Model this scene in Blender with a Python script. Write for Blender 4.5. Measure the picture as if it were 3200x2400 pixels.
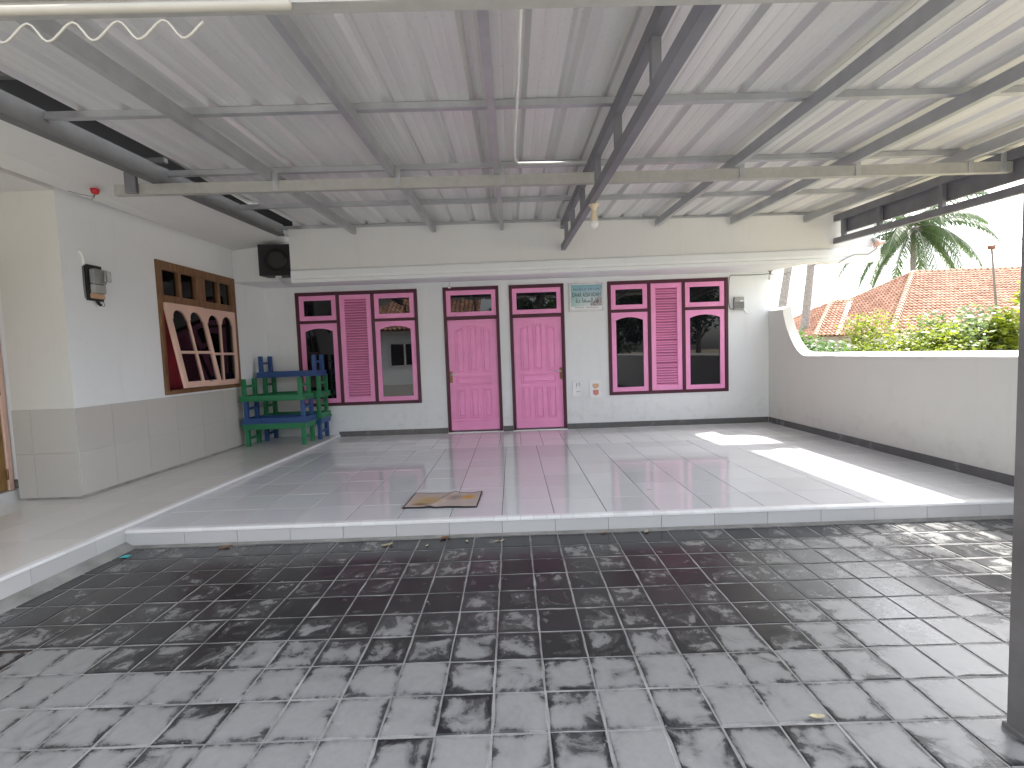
import bpy, bmesh, math, random
from mathutils import Vector, Matrix, noise
R_ = math.radians
random.seed(7)
S = bpy.context.scene
COL = S.collection
for o in list(bpy.data.objects): bpy.data.objects.remove(o)

# ------------------------------------------------------------------ camera
CAM = Vector((1.7316, -3.4867, 1.3565)); YAW, PITCH, ROLL, FPX = 0.0021, -0.0622, -0.0355, 1477.06
_r0 = Vector((math.cos(YAW), math.sin(YAW), 0))
CF = Vector((-math.sin(YAW)*math.cos(PITCH), math.cos(YAW)*math.cos(PITCH), math.sin(PITCH)))
_u0 = _r0.cross(CF)
CR = _r0*math.cos(ROLL)+_u0*math.sin(ROLL); CU = -_r0*math.sin(ROLL)+_u0*math.cos(ROLL)
cd = bpy.data.cameras.new('camera'); cam = bpy.data.objects.new('camera', cd); COL.objects.link(cam)
cd.sensor_width = 36; cd.lens = 36*FPX/3200; cd.clip_start = .02; cd.clip_end = 3000
m = Matrix((CR, CU, -CF)).transposed().to_4x4(); m.translation = CAM; cam.matrix_world = m
S.camera = cam
# ------------------------------------------------------------------ light
SUNV = Vector((.675, .365, 1)).normalized()          # towards the sun
w = bpy.data.worlds.new('World'); S.world = w; w.use_nodes = True
nt = w.node_tree; bg = nt.nodes['Background']
sky = nt.nodes.new('ShaderNodeTexSky'); sky.sky_type = 'NISHITA'; sky.sun_disc = False
sky.sun_elevation = math.asin(SUNV.z); sky.sun_rotation = math.atan2(SUNV.x, SUNV.y)
sky.air_density = 1.0; sky.dust_density = 3.0; sky.ozone_density = 1.0; sky.altitude = 20
hs = nt.nodes.new('ShaderNodeHueSaturation'); hs.inputs['Saturation'].default_value = .32; nt.links.new(sky.outputs[0], hs.inputs['Color']); nt.links.new(hs.outputs[0], bg.inputs[0]); bg.inputs[1].default_value = .15
sd = bpy.data.lights.new('sun', 'SUN'); sd.energy = 2.0; sd.angle = R_(.6); sd.color = (1, .965, .90)
sun = bpy.data.objects.new('sun', sd); COL.objects.link(sun)
sun.rotation_euler = (-SUNV).to_track_quat('-Z', 'Y').to_euler()
S.view_settings.view_transform = 'Standard'; S.view_settings.look = 'None'
S.view_settings.exposure = 2.5; S.view_settings.gamma = 1
S.render.engine = 'CYCLES'
S.cycles.max_bounces = 9; S.cycles.diffuse_bounces = 6; S.cycles.glossy_bounces = 4; S.cycles.transparent_max_bounces = 8
S.cycles.sample_clamp_indirect = 6

# ------------------------------------------------------------------ materials
MATS = {}
class NT:
    def __init__(s, name):
        s.m = bpy.data.materials.new(name); s.m.use_nodes = True; s.t = s.m.node_tree
        s.p = s.t.nodes['Principled BSDF']
    def n(s, kind, **kw):
        n = s.t.nodes.new('ShaderNode'+kind)
        for k, v in kw.items(): setattr(n, k, v)
        return n
    def l(s, a, b): s.t.links.new(a, b)
    def val(s, inp, v):
        if hasattr(v, 'is_output') or isinstance(v, bpy.types.NodeSocket): s.l(v, inp)
        else: inp.default_value = v
    def math(s, op, a, b=0., c=None):
        n = s.n('Math', operation=op); s.val(n.inputs[0], a); s.val(n.inputs[1], b)
        if c is not None: s.val(n.inputs[2], c)
        return n.outputs[0]
    def pos(s): return s.n('NewGeometry').outputs['Position']
    def obj(s): return s.n('TexCoord').outputs['Object']
    def uv(s): return s.n('TexCoord').outputs['UV']
    def noise(s, vec, scale, detail=3., rough=.55, out='Fac', dist=0.):
        n = s.n('TexNoise'); s.l(vec, n.inputs['Vector']); n.inputs['Scale'].default_value = scale
        n.inputs['Detail'].default_value = detail; n.inputs['Roughness'].default_value = rough; n.inputs['Distortion'].default_value = dist
        return n.outputs[out]
    def scale(s, vec, v):
        n = s.n('VectorMath', operation='MULTIPLY'); s.l(vec, n.inputs[0]); n.inputs[1].default_value = v; return n.outputs[0]
    def ramp(s, fac, stops):
        n = s.n('ValToRGB'); s.l(fac, n.inputs[0]); e = n.color_ramp.elements
        while len(e) < len(stops): e.new(.5)
        for x, (p, c) in zip(e, stops):
            x.position = p; x.color = (c, c, c, 1) if not hasattr(c, '__len__') else (*c, 1)
        return n.outputs[0]
    def mix(s, f, a, b, mode='MIX'):
        n = s.n('Mix', data_type='RGBA', blend_type=mode); s.val(n.inputs[0], f)
        for i, v in ((6, a), (7, b)):
            if isinstance(v, bpy.types.NodeSocket): s.l(v, n.inputs[i])
            else: n.inputs[i].default_value = (*v, 1)
        return n.outputs[2]
    def bump(s, h, strength=.2, dist=.01):
        n = s.n('Bump'); s.l(h, n.inputs['Height']); n.inputs['Strength'].default_value = strength; n.inputs['Distance'].default_value = dist
        s.l(n.outputs[0], s.p.inputs['Normal'])
    def set(s, col=None, rough=None, metal=None, spec=None, coat=None):
        if col is not None: s.val(s.p.inputs['Base Color'], (*col, 1) if not isinstance(col, bpy.types.NodeSocket) else col)
        if rough is not None: s.val(s.p.inputs['Roughness'], rough)
        if metal is not None: s.val(s.p.inputs['Metallic'], metal)
        if spec is not None: s.val(s.p.inputs['Specular IOR Level'], spec)
        return s
def simple(name, col, rough=.5, metal=0., vary=.12, vscale=6., bump=0., bscale=60., spec=None):
    t = NT(name); v = t.noise(t.pos(), vscale, 4., .6)
    d = [max(0, c*(1-vary)) for c in col]; e = [min(1, c*(1+vary)) for c in col]
    t.set(t.mix(t.ramp(v, [(.3, 0.), (.7, 1.)]), d, e), t.math('MULTIPLY_ADD', v, .2, rough-.1), metal, spec)
    if bump: t.bump(t.noise(t.pos(), bscale, 4.), bump, .004)
    MATS[name] = t.m; return t.m
def plaster(name, col, dirt=(.5, .47, .42)):
    t = NT(name); p = t.pos()
    big = t.ramp(t.noise(p, 1.1, 5., .6), [(.35, 0.), (.75, 1.)])
    st = t.ramp(t.noise(t.scale(p, (5, 5, .7)), 1.6, 5., .7), [(.55, 0.), (.8, 1.)])
    c = t.mix(t.math('MULTIPLY', big, .35), col, [x*.90 for x in col])
    c = t.mix(t.math('MULTIPLY', st, .18), c, dirt)
    spk = t.ramp(t.noise(p, 26., 2., .5), [(.68, 0.), (.74, 1.)])
    c = t.mix(t.math('MULTIPLY', spk, .10), c, dirt)
    # scuffs and splashed dirt low on the wall
    sep = t.n('SeparateXYZ'); t.l(p, sep.inputs[0])
    low = t.math('MULTIPLY', t.ramp(t.math('MULTIPLY', sep.outputs[2], .5), [(.1, 1.), (.42, 0.)]), t.ramp(t.noise(p, 7., 6., .7), [(.5, 0.), (.72, 1.)]))
    c = t.mix(t.math('MULTIPLY', low, .35), c, (.42, .40, .36))
    t.set(c, .75); t.bump(t.math('ADD', t.noise(p, 9., 4.), t.math('MULTIPLY', t.noise(p, 120., 3.), .35)), .22, .006)
    MATS[name] = t.m; return t.m
plaster('wall_white', (.75, .775, .795)); plaster('wall_cream', (.66, .655, .625)); plaster('wall_fascia', (.70, .70, .695)); plaster('wall_soffit', (.70, .70, .68))
plaster('wall_far', (.62, .60, .56))
def paint(name, col, rough=.38, chip=None, amt=.0):
    t = NT(name); p = t.pos()
    v = t.noise(p, 4., 4., .6); v2 = t.noise(t.scale(p, (40, 40, 3)), 1., 3.)
    c = t.mix(v, [x*.86 for x in col], [min(1, x*1.1) for x in col])
    if chip:
        f = t.ramp(t.noise(p, 22., 5., .7), [(1-amt-.05, 0.), (1-amt, 1.)]); c = t.mix(f, c, chip)
    t.set(c, t.math('MULTIPLY_ADD', v, .25, rough-.1)); t.bump(v2, .12, .003)
    MATS[name] = t.m; return t.m
paint('pink', (.88, .33, .61), .40); paint('pink_gap_shade', (.42, .11, .24), .5)
paint('maroon', (.068, .008, .026), .45, (.5, .45, .42), .155)
paint('peach', (.70, .47, .38), .45); paint('green_paint', (.02, .20, .085), .42, (.25, .17, .09), .23); paint('blue_paint', (.022, .075, .24), .42, (.2, .15, .1), .24)
def wood(name, a, b, rough=.5):
    t = NT(name); p = t.scale(t.pos(), (14, 14, 1.6))
    g = t.noise(p, 2.2, 5., .65, dist=1.2); t.set(t.mix(t.ramp(g, [(.3, 0.), (.72, 1.)]), a, b), rough); t.bump(g, .2, .004)
    MATS[name] = t.m
wood('wood_frame', (.10, .045, .02), (.27, .14, .06)); wood('wood_door', (.13, .07, .02), (.34, .20, .075), .35)
wood('wood_raw', (.22, .11, .04), (.42, .24, .10), .65)
simple('steel', (.46, .47, .49), .42, .55, .12, 5., .06); simple('steel_post', (.20, .19, .185), .5, .3, .2, 4., .1); simple('steel_matt', (.14, .14, .14), .8, 0, .12, 5., .06); simple('steel_dark', (.22, .22, .245), .5, .4, .15, 5., .06)
simple('steel_cream', (.41, .405, .385), .5, .2, .08, 14., .15, 90.); simple('cord_cream', (.40, .38, .33), .5, 0, .05)
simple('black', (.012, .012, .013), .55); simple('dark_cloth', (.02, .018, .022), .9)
simple('skirting', (.115, .115, .118), .25); simple('rubber', (.01, .01, .01), .9)
simple('pvc', (.80, .80, .78), .35, 0, .05); simple('cable_grey', (.16, .16, .16), .5); simple('cable_white', (.8, .79, .74), .45)
simple('concrete', (.28, .275, .26), .7, 0, .3, 5., .3); simple('rust', (.16, .06, .025), .8)
simple('red_plastic', (.50, .012, .02), .35); simple('cream_plastic', (.66, .56, .40), .4); simple('meter_grey', (.33, .33, .32), .4)
simple('meter_label', (.5, .32, .2), .5); simple('brass', (.22, .13, .06), .4, .7); simple('alu', (.68, .69, .70), .35, .5)
simple('paper', (.80, .81, .83), .7, 0, .04); simple('grey_ink', (.46, .47, .49), .8); simple('skin_ink', (.62, .42, .27), .8); simple('pink_ink', (.62, .25, .22), .8)
simple('purple_ink', (.14, .06, .20), .8); simple('ochre_ink', (.55, .38, .09), .8); simple('ink_black', (.015, .03, .035), .7); simple('ink_navy', (.07, .12, .24), .7)
simple('leaf_brown', (.26, .13, .05), .8, 0, .4, 40.); simple('leaf_pale', (.45, .40, .26), .8, 0, .3, 40.); simple('cyan_plastic', (.05, .45, .48), .3)
simple('spot_pink', (.62, .36, .28), .45)
t = NT('bulb_glass'); t.set((.86, .86, .84), .12); t.p.inputs['Transmission Weight'].default_value = .25; MATS['bulb_glass'] = t.m
t = NT('clear_plastic'); t.set((.75, .77, .76), .1); t.p.inputs['Transmission Weight'].default_value = .85; MATS['clear_plastic'] = t.m
t = NT('glass_dark'); nz = t.noise(t.pos(), 1.4, 2.); t.set((.006, .006, .009), .015); t.p.inputs['IOR'].default_value = 1.5; t.bump(nz, .03, .02); MATS['glass_dark'] = t.m
t = NT('glass_clear'); o_ = t.t.nodes['Material Output']; tr = t.n('BsdfTransparent'); tr.inputs[0].default_value = (.85, .82, .82, 1)
gl = t.n('BsdfGlossy'); gl.inputs['Roughness'].default_value = .02; mx = t.n('MixShader'); fr = t.n('Fresnel'); fr.inputs[0].default_value = 1.5
t.l(fr.outputs[0], mx.inputs[0]); t.l(tr.outputs[0], mx.inputs[1]); t.l(gl.outputs[0], mx.inputs[2]); t.l(mx.outputs[0], o_.inputs[0]); MATS['glass_clear'] = t.m
simple('curtain', (.26, .014, .03), .85, 0, .3, 3.)
# corrugated zinc sheet
t = NT('zinc'); p = t.pos(); st = t.noise(t.scale(p, (9, .35, 1)), 1., 4., .6); sp = t.noise(p, 45., 3., .6)
c = t.mix(t.ramp(st, [(.3, 0.), (.7, 1.)]), (.60, .60, .605), (.74, .74, .74)); c = t.mix(t.math('MULTIPLY', t.ramp(sp, [(.62, 0.), (.7, 1.)]), .25), c, (.3, .3, .3))
t.set(c, t.math('MULTIPLY_ADD', st, .2, .30), .3); t.bump(t.noise(t.scale(p, (3, 1.2, 3)), 1.5, 2.), .12, .02); MATS['zinc'] = t.m
# glossy ceramic tiles; value differs a little from tile to tile
def ceramic(name, col, pitch, rough=.07, vary=.05):
    t = NT(name); p = t.pos(); oi = t.n('ObjectInfo')
    v = t.math('MULTIPLY_ADD', oi.outputs['Random'], vary*2, 1-vary)
    mott = t.noise(p, 3.5, 4., .6); n = t.n('VectorMath', operation='SCALE'); n.inputs[0].default_value = col; t.l(v, n.inputs['Scale'])
    dirt = t.ramp(t.noise(p, 1.3, 5., .65), [(.5, 0.), (.8, 1.)])
    c = t.mix(t.math('MULTIPLY', dirt, .22), n.outputs[0], [x*.72 for x in col])
    spk = t.ramp(t.noise(p, 190., 2., .5), [(.64, 0.), (.7, 1.)]); c = t.mix(t.math('MULTIPLY', spk, .12), c, (.35, .35, .36))
    t.set(c, t.math('MULTIPLY_ADD', dirt, .10, rough)); t.bump(t.math('ADD', mott, t.math('MULTIPLY', t.noise(p, 14., 2.), .4)), .035, .012)
    MATS[name] = t.m
ceramic('tile_front', (.62, .63, .655), .4, .06); ceramic('tile_back', (.72, .73, .74), .3, .09); ceramic('tile_riser', (.54, .54, .54), .4, .2)
ceramic('tile_nosing', (.76, .765, .77), .1, .2); ceramic('tile_platform', (.66, .645, .62), .4, .12); ceramic('tile_dado', (.50, .485, .46), .4, .3, .04)
simple('grout_dark', (.07, .07, .075), .8); simple('grout_light', (.5, .5, .49), .8)
# old cement paving tiles: damp dark ones near the step, dusty pale ones in front
GP = .2061
t = NT('paver'); p = t.pos(); uv = t.uv()
sp = t.n('SeparateXYZ'); t.l(p, sp.inputs[0]); su = t.n('SeparateXYZ'); t.l(uv, su.inputs[0])
cell = t.n('VectorMath', operation='FLOOR'); a = t.n('VectorMath', operation='MULTIPLY_ADD'); t.l(p, a.inputs[0]); a.inputs[1].default_value = (1/GP, 1/GP, 0); a.inputs[2].default_value = (-1.8183/GP, .0159/GP, .5)
t.l(a.outputs[0], cell.inputs[0]); wn = t.n('TexWhiteNoise', noise_dimensions='3D'); t.l(cell.outputs[0], wn.inputs[0]); rnd = wn.outputs['Value']
edge = t.math('MAXIMUM', t.math('ABSOLUTE', t.math('SUBTRACT', su.outputs[0], .5)), t.math('ABSOLUTE', t.math('SUBTRACT', su.outputs[1], .5)))
off = t.n('VectorMath', operation='ADD'); t.l(p, off.inputs[0]); t.l(wn.outputs['Color'], off.inputs[1])     # pattern breaks from tile to tile
offs = t.n('VectorMath', operation='MULTIPLY_ADD'); t.l(wn.outputs['Color'], offs.inputs[0]); offs.inputs[1].default_value = (7, 7, 7); t.l(p, offs.inputs[2])
blot = t.noise(offs.outputs[0], 7.5, 6., .62, dist=.6); fine = t.noise(p, 38., 5., .7); big = t.noise(p, 1.5, 4., .6)
fine2 = t.noise(offs.outputs[0], 13., 5., .65)
# dryness: grows towards the open yard (south); glare painted in to the east
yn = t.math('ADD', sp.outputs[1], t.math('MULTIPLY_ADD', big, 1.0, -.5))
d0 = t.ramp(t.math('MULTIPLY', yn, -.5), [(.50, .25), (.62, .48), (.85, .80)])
glare_e = t.ramp(t.math('MULTIPLY', t.math('ADD', sp.outputs[0], t.math('MULTIPLY', big, 1.2)), .15), [(.50, 0.), (.72, .15)])  # sky glare painted into the tile colour, paler to the east
dry = t.math('ADD', t.math('ADD', d0, glare_e), t.math('MULTIPLY_ADD', blot, 1.75, -.875))
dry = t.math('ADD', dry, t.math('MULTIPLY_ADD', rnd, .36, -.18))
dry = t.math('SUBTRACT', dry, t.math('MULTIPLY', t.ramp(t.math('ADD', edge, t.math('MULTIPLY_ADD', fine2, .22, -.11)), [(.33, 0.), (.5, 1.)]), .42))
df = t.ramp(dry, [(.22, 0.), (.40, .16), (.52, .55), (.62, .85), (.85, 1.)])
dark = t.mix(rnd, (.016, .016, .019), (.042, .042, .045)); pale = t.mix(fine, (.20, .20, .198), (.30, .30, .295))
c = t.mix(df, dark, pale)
lime = t.math('MULTIPLY', t.ramp(t.noise(offs.outputs[0], 16., 6., .7), [(.63, 0.), (.69, 1.)]), t.ramp(edge, [(.2, .05), (.48, 1.)]))
c = t.mix(t.math('MULTIPLY', lime, .7), c, (.40, .395, .38))
t.set(c, t.math('MULTIPLY_ADD', df, .16, t.math('MULTIPLY_ADD', fine, .20, .12))); t.p.inputs['Specular IOR Level'].default_value = .62
t.bump(t.math('ADD', t.math('MULTIPLY', fine, .5), t.math('MULTIPLY', blot, 1.5)), .2, .003); MATS['paver'] = t.m
t = NT('grout'); p = t.pos(); n1 = t.noise(p, 30., 5., .7); t.set(t.mix(t.ramp(t.noise(p, 4., 5., .65), [(.35, 0.), (.65, 1.)]), t.mix(n1, (.10, .10, .10), (.26, .255, .25)), t.mix(n1, (.24, .24, .235), (.44, .43, .415))), .8); t.bump(n1, .5, .006); MATS['grout'] = t.m
t = NT('yard'); p = t.pos(); n1 = t.noise(p, 2., 6., .65); t.set(t.mix(n1, (.24, .23, .21), (.40, .385, .35)), .85); t.bump(t.noise(p, 40., 4.), .3, .01); MATS['yard'] = t.m
t = NT('soil'); p = t.pos(); n1 = t.noise(p, .35, 7., .65); t.set(t.mix(n1, (.32, .27, .20), (.20, .19, .11)), .95); t.bump(t.noise(p, 6., 5.), .6, .05); MATS['soil'] = t.m
def leafmat(name, a, b, trans=.35):
    t = NT(name); p = t.pos(); n1 = t.noise(p, 5., 3., .6); oi = t.n('NewGeometry').outputs['Random Per Island']
    t.set(t.mix(oi, a, b), .5); o_ = t.t.nodes['Material Output']; tl = t.n('BsdfTranslucent'); t.l(t.mix(oi, [x*1.6 for x in a], [x*1.6 for x in b]), tl.inputs[0])
    mx = t.n('MixShader'); mx.inputs[0].default_value = trans; t.l(t.p.outputs[0], mx.inputs[1]); t.l(tl.outputs[0], mx.inputs[2]); t.l(mx.outputs[0], o_.inputs[0]); MATS[name] = t.m
leafmat('leaf_yellow', (.11, .16, .014), (.24, .27, .025)); leafmat('leaf_green', (.045, .11, .018), (.10, .17, .04)); leafmat('leaf_greygreen', (.09, .14, .045), (.17, .22, .09))
leafmat('leaf_dark', (.015, .04, .01), (.04, .08, .02), .2); leafmat('palm_leaf', (.035, .075, .02), (.08, .12, .035), .25)
simple('bark', (.17, .145, .12), .9, 0, .35, 12., .5, 30.); simple('palm_bark', (.26, .24, .22), .9, 0, .3, 9., .5, 14.)
t = NT('clay_tile'); p = t.pos(); oi = t.n('NewGeometry').outputs['Random Per Island']; n1 = t.noise(p, 1.1, 5., .65)
c = t.mix(oi, (.30, .155, .10), (.47, .285, .20)); c = t.mix(t.math('MULTIPLY', t.ramp(n1, [(.45, 0.), (.75, 1.)]), .5), c, (.15, .085, .065)); t.set(c, .85); MATS['clay_tile'] = t.m
simple('clay_cap', (.36, .23, .15), .8, 0, .2, 3.); simple('white_flashing', (.75, .76, .78), .6)
# mat and sign prints
t = NT('mat_print'); p = t.obj()
def blob(t, vec, cx, cy, rx, ry, soft=.8):
    n = t.n('VectorMath', operation='MULTIPLY_ADD'); t.l(vec, n.inputs[0]); n.inputs[1].default_value = (1/rx, 1/ry, 0); n.inputs[2].default_value = (-cx/rx, -cy/ry, 0)
    ln = t.n('VectorMath', operation='LENGTH'); t.l(n.outputs[0], ln.inputs[0]); d = t.math('ADD', ln.outputs['Value'], t.math('MULTIPLY_ADD', t.noise(vec, 14., 3.), .5, -.25))
    return t.ramp(d, [(1-soft, 1.), (1., 0.)])
c = t.mix(blob(t, p, -.14, -.02, .17, .15), (.44, .36, .33), (.42, .29, .13)); c = t.mix(blob(t, p, .07, .05, .11, .10), c, (.29, .22, .20)); c = t.mix(blob(t, p, .20, .06, .08, .09), c, (.52, .27, .04))
c = t.mix(blob(t, p, -.18, -.12, .09, .05), c, (.24, .13, .05)); t.set(c, .95); t.bump(t.noise(t.pos(), 300., 2.), .4, .002); MATS['mat_print'] = t.m
t = NT('sign_print'); p = t.obj(); sp = t.n('SeparateXYZ'); t.l(p, sp.inputs[0])
g = t.math('ADD', t.math('MULTIPLY', sp.outputs[2], 2.1), t.math('MULTIPLY_ADD', t.noise(p, 5., 3.), .5, .1)); c = t.mix(t.ramp(g, [(.1, 0.), (.9, 1.)]), (.62, .70, .70), (.12, .34, .46))
teal = t.ramp(t.math('MULTIPLY_ADD', sp.outputs[0], -3., 0.), [(.1, 0.), (.8, 1.)]); c = t.mix(t.math('MULTIPLY', teal, .55), c, (.16, .44, .40))
t.set(c, .3); MATS['sign_print'] = t.m
simple('sign_photo', (.36, .33, .36), .4, 0, .5, 25.)

# ------------------------------------------------------------------ builders
class MB:
    def __init__(s): s.v = []; s.f = []; s.uvs = None
    def add(s, vs, fs):
        o = len(s.v); s.v += [tuple(v) for v in vs]; s.f += [tuple(i+o for i in f) for f in fs]; return s
    def box(s, x0, x1, y0, y1, z0, z1):
        return s.hexa([(x0, y0, z0), (x1, y0, z0), (x1, y1, z0), (x0, y1, z0)], [(x0, y0, z1), (x1, y0, z1), (x1, y1, z1), (x0, y1, z1)])
    def hexa(s, b, tp):
        return s.add(list(b)+list(tp), [(3, 2, 1, 0), (4, 5, 6, 7), (0, 1, 5, 4), (1, 2, 6, 5), (2, 3, 7, 6), (3, 0, 4, 7)])
    def bbox(s, x0, x1, y0, y1, z0, z1, b=.004):     # box with every edge bevelled
        xs, ys, zs = (x0, x1), (y0, y1), (z0, z1); v = {}
        for i in (0, 1):
            for j in (0, 1):
                for k in (0, 1):
                    sx, sy, sz = (1, -1)[i], (1, -1)[j], (1, -1)[k]
                    for a in range(3):
                        q = [xs[i]+sx*b, ys[j]+sy*b, zs[k]+sz*b]; q[a] = (xs[i], ys[j], zs[k])[a]; v[i, j, k, a] = len(v)
                        s_ = q; s.v.append(tuple(s_)) if False else None
                        v[i, j, k, a] = tuple(q)
        fs = []
        for a in range(3):
            o = [x for x in range(3) if x != a]
            for e in (0, 1):
                q = []
                for (m_, n_) in ((0, 0), (1, 0), (1, 1), (0, 1)):
                    idx = [0, 0, 0]; idx[a] = e; idx[o[0]] = m_; idx[o[1]] = n_; q.append((*idx, a))
                fs.append(q)
        for a in range(3):
            o = [x for x in range(3) if x != a]
            for m_ in (0, 1):
                for n_ in (0, 1):
                    q = []
                    for e, ax in ((0, o[0]), (1, o[0]), (1, o[1]), (0, o[1])):
                        idx = [0, 0, 0]; idx[a] = e; idx[o[0]] = m_; idx[o[1]] = n_; q.append((*idx, ax))
                    fs.append(q)
        for i in (0, 1):
            for j in (0, 1):
                for k in (0, 1): fs.append([(i, j, k, a) for a in range(3)])
        keys = {}; vl = []
        for f in fs:
            for k in f:
                if k not in keys: keys[k] = len(vl); vl.append(v[k])
        c = Vector(((x0+x1)/2, (y0+y1)/2, (z0+z1)/2)); ff = []
        for f in fs:
            q = [Vector(vl[keys[k]]) for k in f]; n = (q[1]-q[0]).cross(q[2]-q[0])
            ids = [keys[k] for k in f]
            if n.dot(sum(q, Vector())/len(q)-c) < 0: ids.reverse()
            ff.append(ids)
        return s.add(vl, ff)
    def prism(s, poly, axis, a, b):      # poly: list of 2D points, extruded along axis from a to b
        def mk(p, h):
            q = list(p); q.insert(axis, h); return tuple(q)
        n = len(poly); vs = [mk(p, a) for p in poly]+[mk(p, b) for p in poly]
        fs = [tuple(range(n))[::-1], tuple(range(n, 2*n))]+[(i, (i+1) % n, n+(i+1) % n, n+i) for i in range(n)]
        return s.add(vs, fs)
    def tube(s, pts, r, n=8, caps=True):
        pts = [Vector(p) for p in pts]; rr = r if hasattr(r, '__len__') else [r]*len(pts); o = len(s.v); ref = None; vs = []; fs = []
        for i, p in enumerate(pts):
            d = (pts[min(i+1, len(pts)-1)]-pts[max(i-1, 0)]).normalized()
            if ref is None: ref = Vector((0, 0, 1)) if abs(d.z) < .9 else Vector((1, 0, 0))
            a = d.cross(ref).normalized(); b = a.cross(d).normalized(); ref = b
            for k in range(n):
                t_ = 2*math.pi*k/n; vs.append(p+(a*math.cos(t_)+b*math.sin(t_))*rr[i])
        for i in range(len(pts)-1):
            for k in range(n): fs.append((i*n+k, i*n+(k+1) % n, (i+1)*n+(k+1) % n, (i+1)*n+k))
        if caps: fs += [tuple(range(n))[::-1], tuple(range((len(pts)-1)*n, len(pts)*n))]
        return s.add(vs, fs)
    def lathe(s, prof, c, n=20, axis=2):
        vs = []; fs = []
        for (r, h) in prof:
            for k in range(n):
                t_ = 2*math.pi*k/n; q = [r*math.cos(t_), r*math.sin(t_)]; q.insert(axis, h); vs.append((q[0]+c[0], q[1]+c[1], q[2]+c[2]))
        for i in range(len(prof)-1):
            for k in range(n): fs.append((i*n+k, i*n+(k+1) % n, (i+1)*n+(k+1) % n, (i+1)*n+k))
        fs += [tuple(range(n))[::-1], tuple(range((len(prof)-1)*n, len(prof)*n))]
        return s.add(vs, fs)
    def bar(s, p, q, wd, ht):            # rectangular bar between two points
        p, q = Vector(p), Vector(q); d = (q-p).normalized(); up = Vector((0, 0, 1)) if abs(d.z) < .95 else Vector((0, 1, 0))
        a = d.cross(up).normalized()*wd/2; b = a.cross(d).normalized()*ht/2
        return s.hexa([p-a-b, p+a-b, p+a+b, p-a+b], [q-a-b, q+a-b, q+a+b, q-a+b])
    def mesh(s, name):
        me = bpy.data.meshes.new(name); me.from_pydata(s.v, [], s.f); return me
    def build(s, name, mat, parent=None, smooth=False, loc=None, fix=True):
        me = s.mesh(name)
        if fix:
            bm = bmesh.new(); bm.from_mesh(me); bmesh.ops.recalc_face_normals(bm, faces=bm.faces); bm.to_mesh(me); bm.free()
        return link(name, me, mat, parent, smooth, loc)
def link(name, me, mat, parent=None, smooth=False, loc=None):
    o = bpy.data.objects.new(name, me); COL.objects.link(o)
    if mat and not me.materials: me.materials.append(MATS[mat])
    if smooth:
        for p in me.polygons: p.use_smooth = True
    if loc is not None: o.location = loc
    if parent: o.parent = parent
    return o
def tag(o, label, cat, group=None, kind=None):
    o['label'] = label; o['category'] = cat
    if group: o['group'] = group
    if kind: o['kind'] = kind
    return o
def thing(name, label, cat, loc=(0, 0, 0), group=None, rz=0):
    o = bpy.data.objects.new(name, None); o.empty_display_size = .1; COL.objects.link(o); o.location = loc; o.rotation_euler = (0, 0, rz)
    return tag(o, label, cat, group)
def struct(o): o['kind'] = 'structure'; return o
def stuff(o): o['kind'] = 'stuff'; return o
def ray(u, v): return CF+CR*((u-1600)/FPX)-CU*((v-1200)/FPX)
def on_y(u, v, y): d = ray(u, v); return CAM+d*((y-CAM.y)/d.y)
def visible(p, marg=60):
    d = Vector(p)-CAM; k = d.dot(CF)
    if k < .1: return False
    u, v = 1600+FPX*d.dot(CR)/k, 1200-FPX*d.dot(CU)/k
    return -marg < u < 3200+marg and -marg < v < 2400+marg
def xf(me, mat4): me.transform(mat4); return me

# ================================================================== setting
struct(MB().add([(-600, -600, -1), (900, -600, -1), (900, 1500, -1), (-600, 1500, -1)], [(0, 1, 2, 3)]).build('ground', 'soil'))
struct(MB().box(-16, 5.80, -22, -2.9, -1.2, -.006).build('yard', 'yard'))
H1, H2, YW, YB, X0 = .137, .172, 4.02, 2.757, -1.1876
GX0, GY0 = 1.8183, -.0159
# ---- paving of old cement tiles
pav = struct(MB().box(-3.4, 5.80, -2.9, 0.05, -1.2, -.0030).build('paving', 'grout'))
def paver_mesh(seed):
    rs = random.Random(seed); h = GP/2-.0028; b = .004; bm = bmesh.new(); ring = []
    for (sx, sy) in ((-1, -1), (1, -1), (1, 1), (-1, 1)):
        ring.append((sx*(h-rs.random()*.0022), sy*(h-rs.random()*.0022)))
    pts = []
    for i in range(4):
        p, q = Vector(ring[i]), Vector(ring[(i+1) % 4]); nrm = Vector((-(q-p).y, (q-p).x)).normalized()
        for k in (0, .33, .66):
            d = 0 if k == 0 else rs.random()**3*.006
            pts.append(p.lerp(q, k)+nrm*d)
    n = len(pts); uvl = bm.loops.layers.uv.new('UVMap')
    bot = [bm.verts.new((p.x, p.y, -.016)) for p in pts]; mid = [bm.verts.new((p.x, p.y, -b*.5)) for p in pts]; top = [bm.verts.new((p.x*(1-b/h), p.y*(1-b/h), 0)) for p in pts]
    for i in range(n):
        j = (i+1) % n; bm.faces.new((bot[i], bot[j], mid[j], mid[i])); bm.faces.new((mid[i], mid[j], top[j], top[i]))
    bm.faces.new(top)
    for f in bm.faces:
        for l_ in f.loops: l_[uvl].uv = (l_.vert.co.x/GP+.5, l_.vert.co.y/GP+.5)
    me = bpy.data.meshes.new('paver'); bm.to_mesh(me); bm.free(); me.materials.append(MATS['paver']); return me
PM = [paver_mesh(i) for i in range(8)]
cells = []
for i in range(-26, 20):
    for k in range(0, 14):
        x = GX0+GP*(i+.5); y = GY0-GP*(k+.5)
        if -1.30 < x < 5.78 and y > -2.88: cells.append((x, y))
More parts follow.
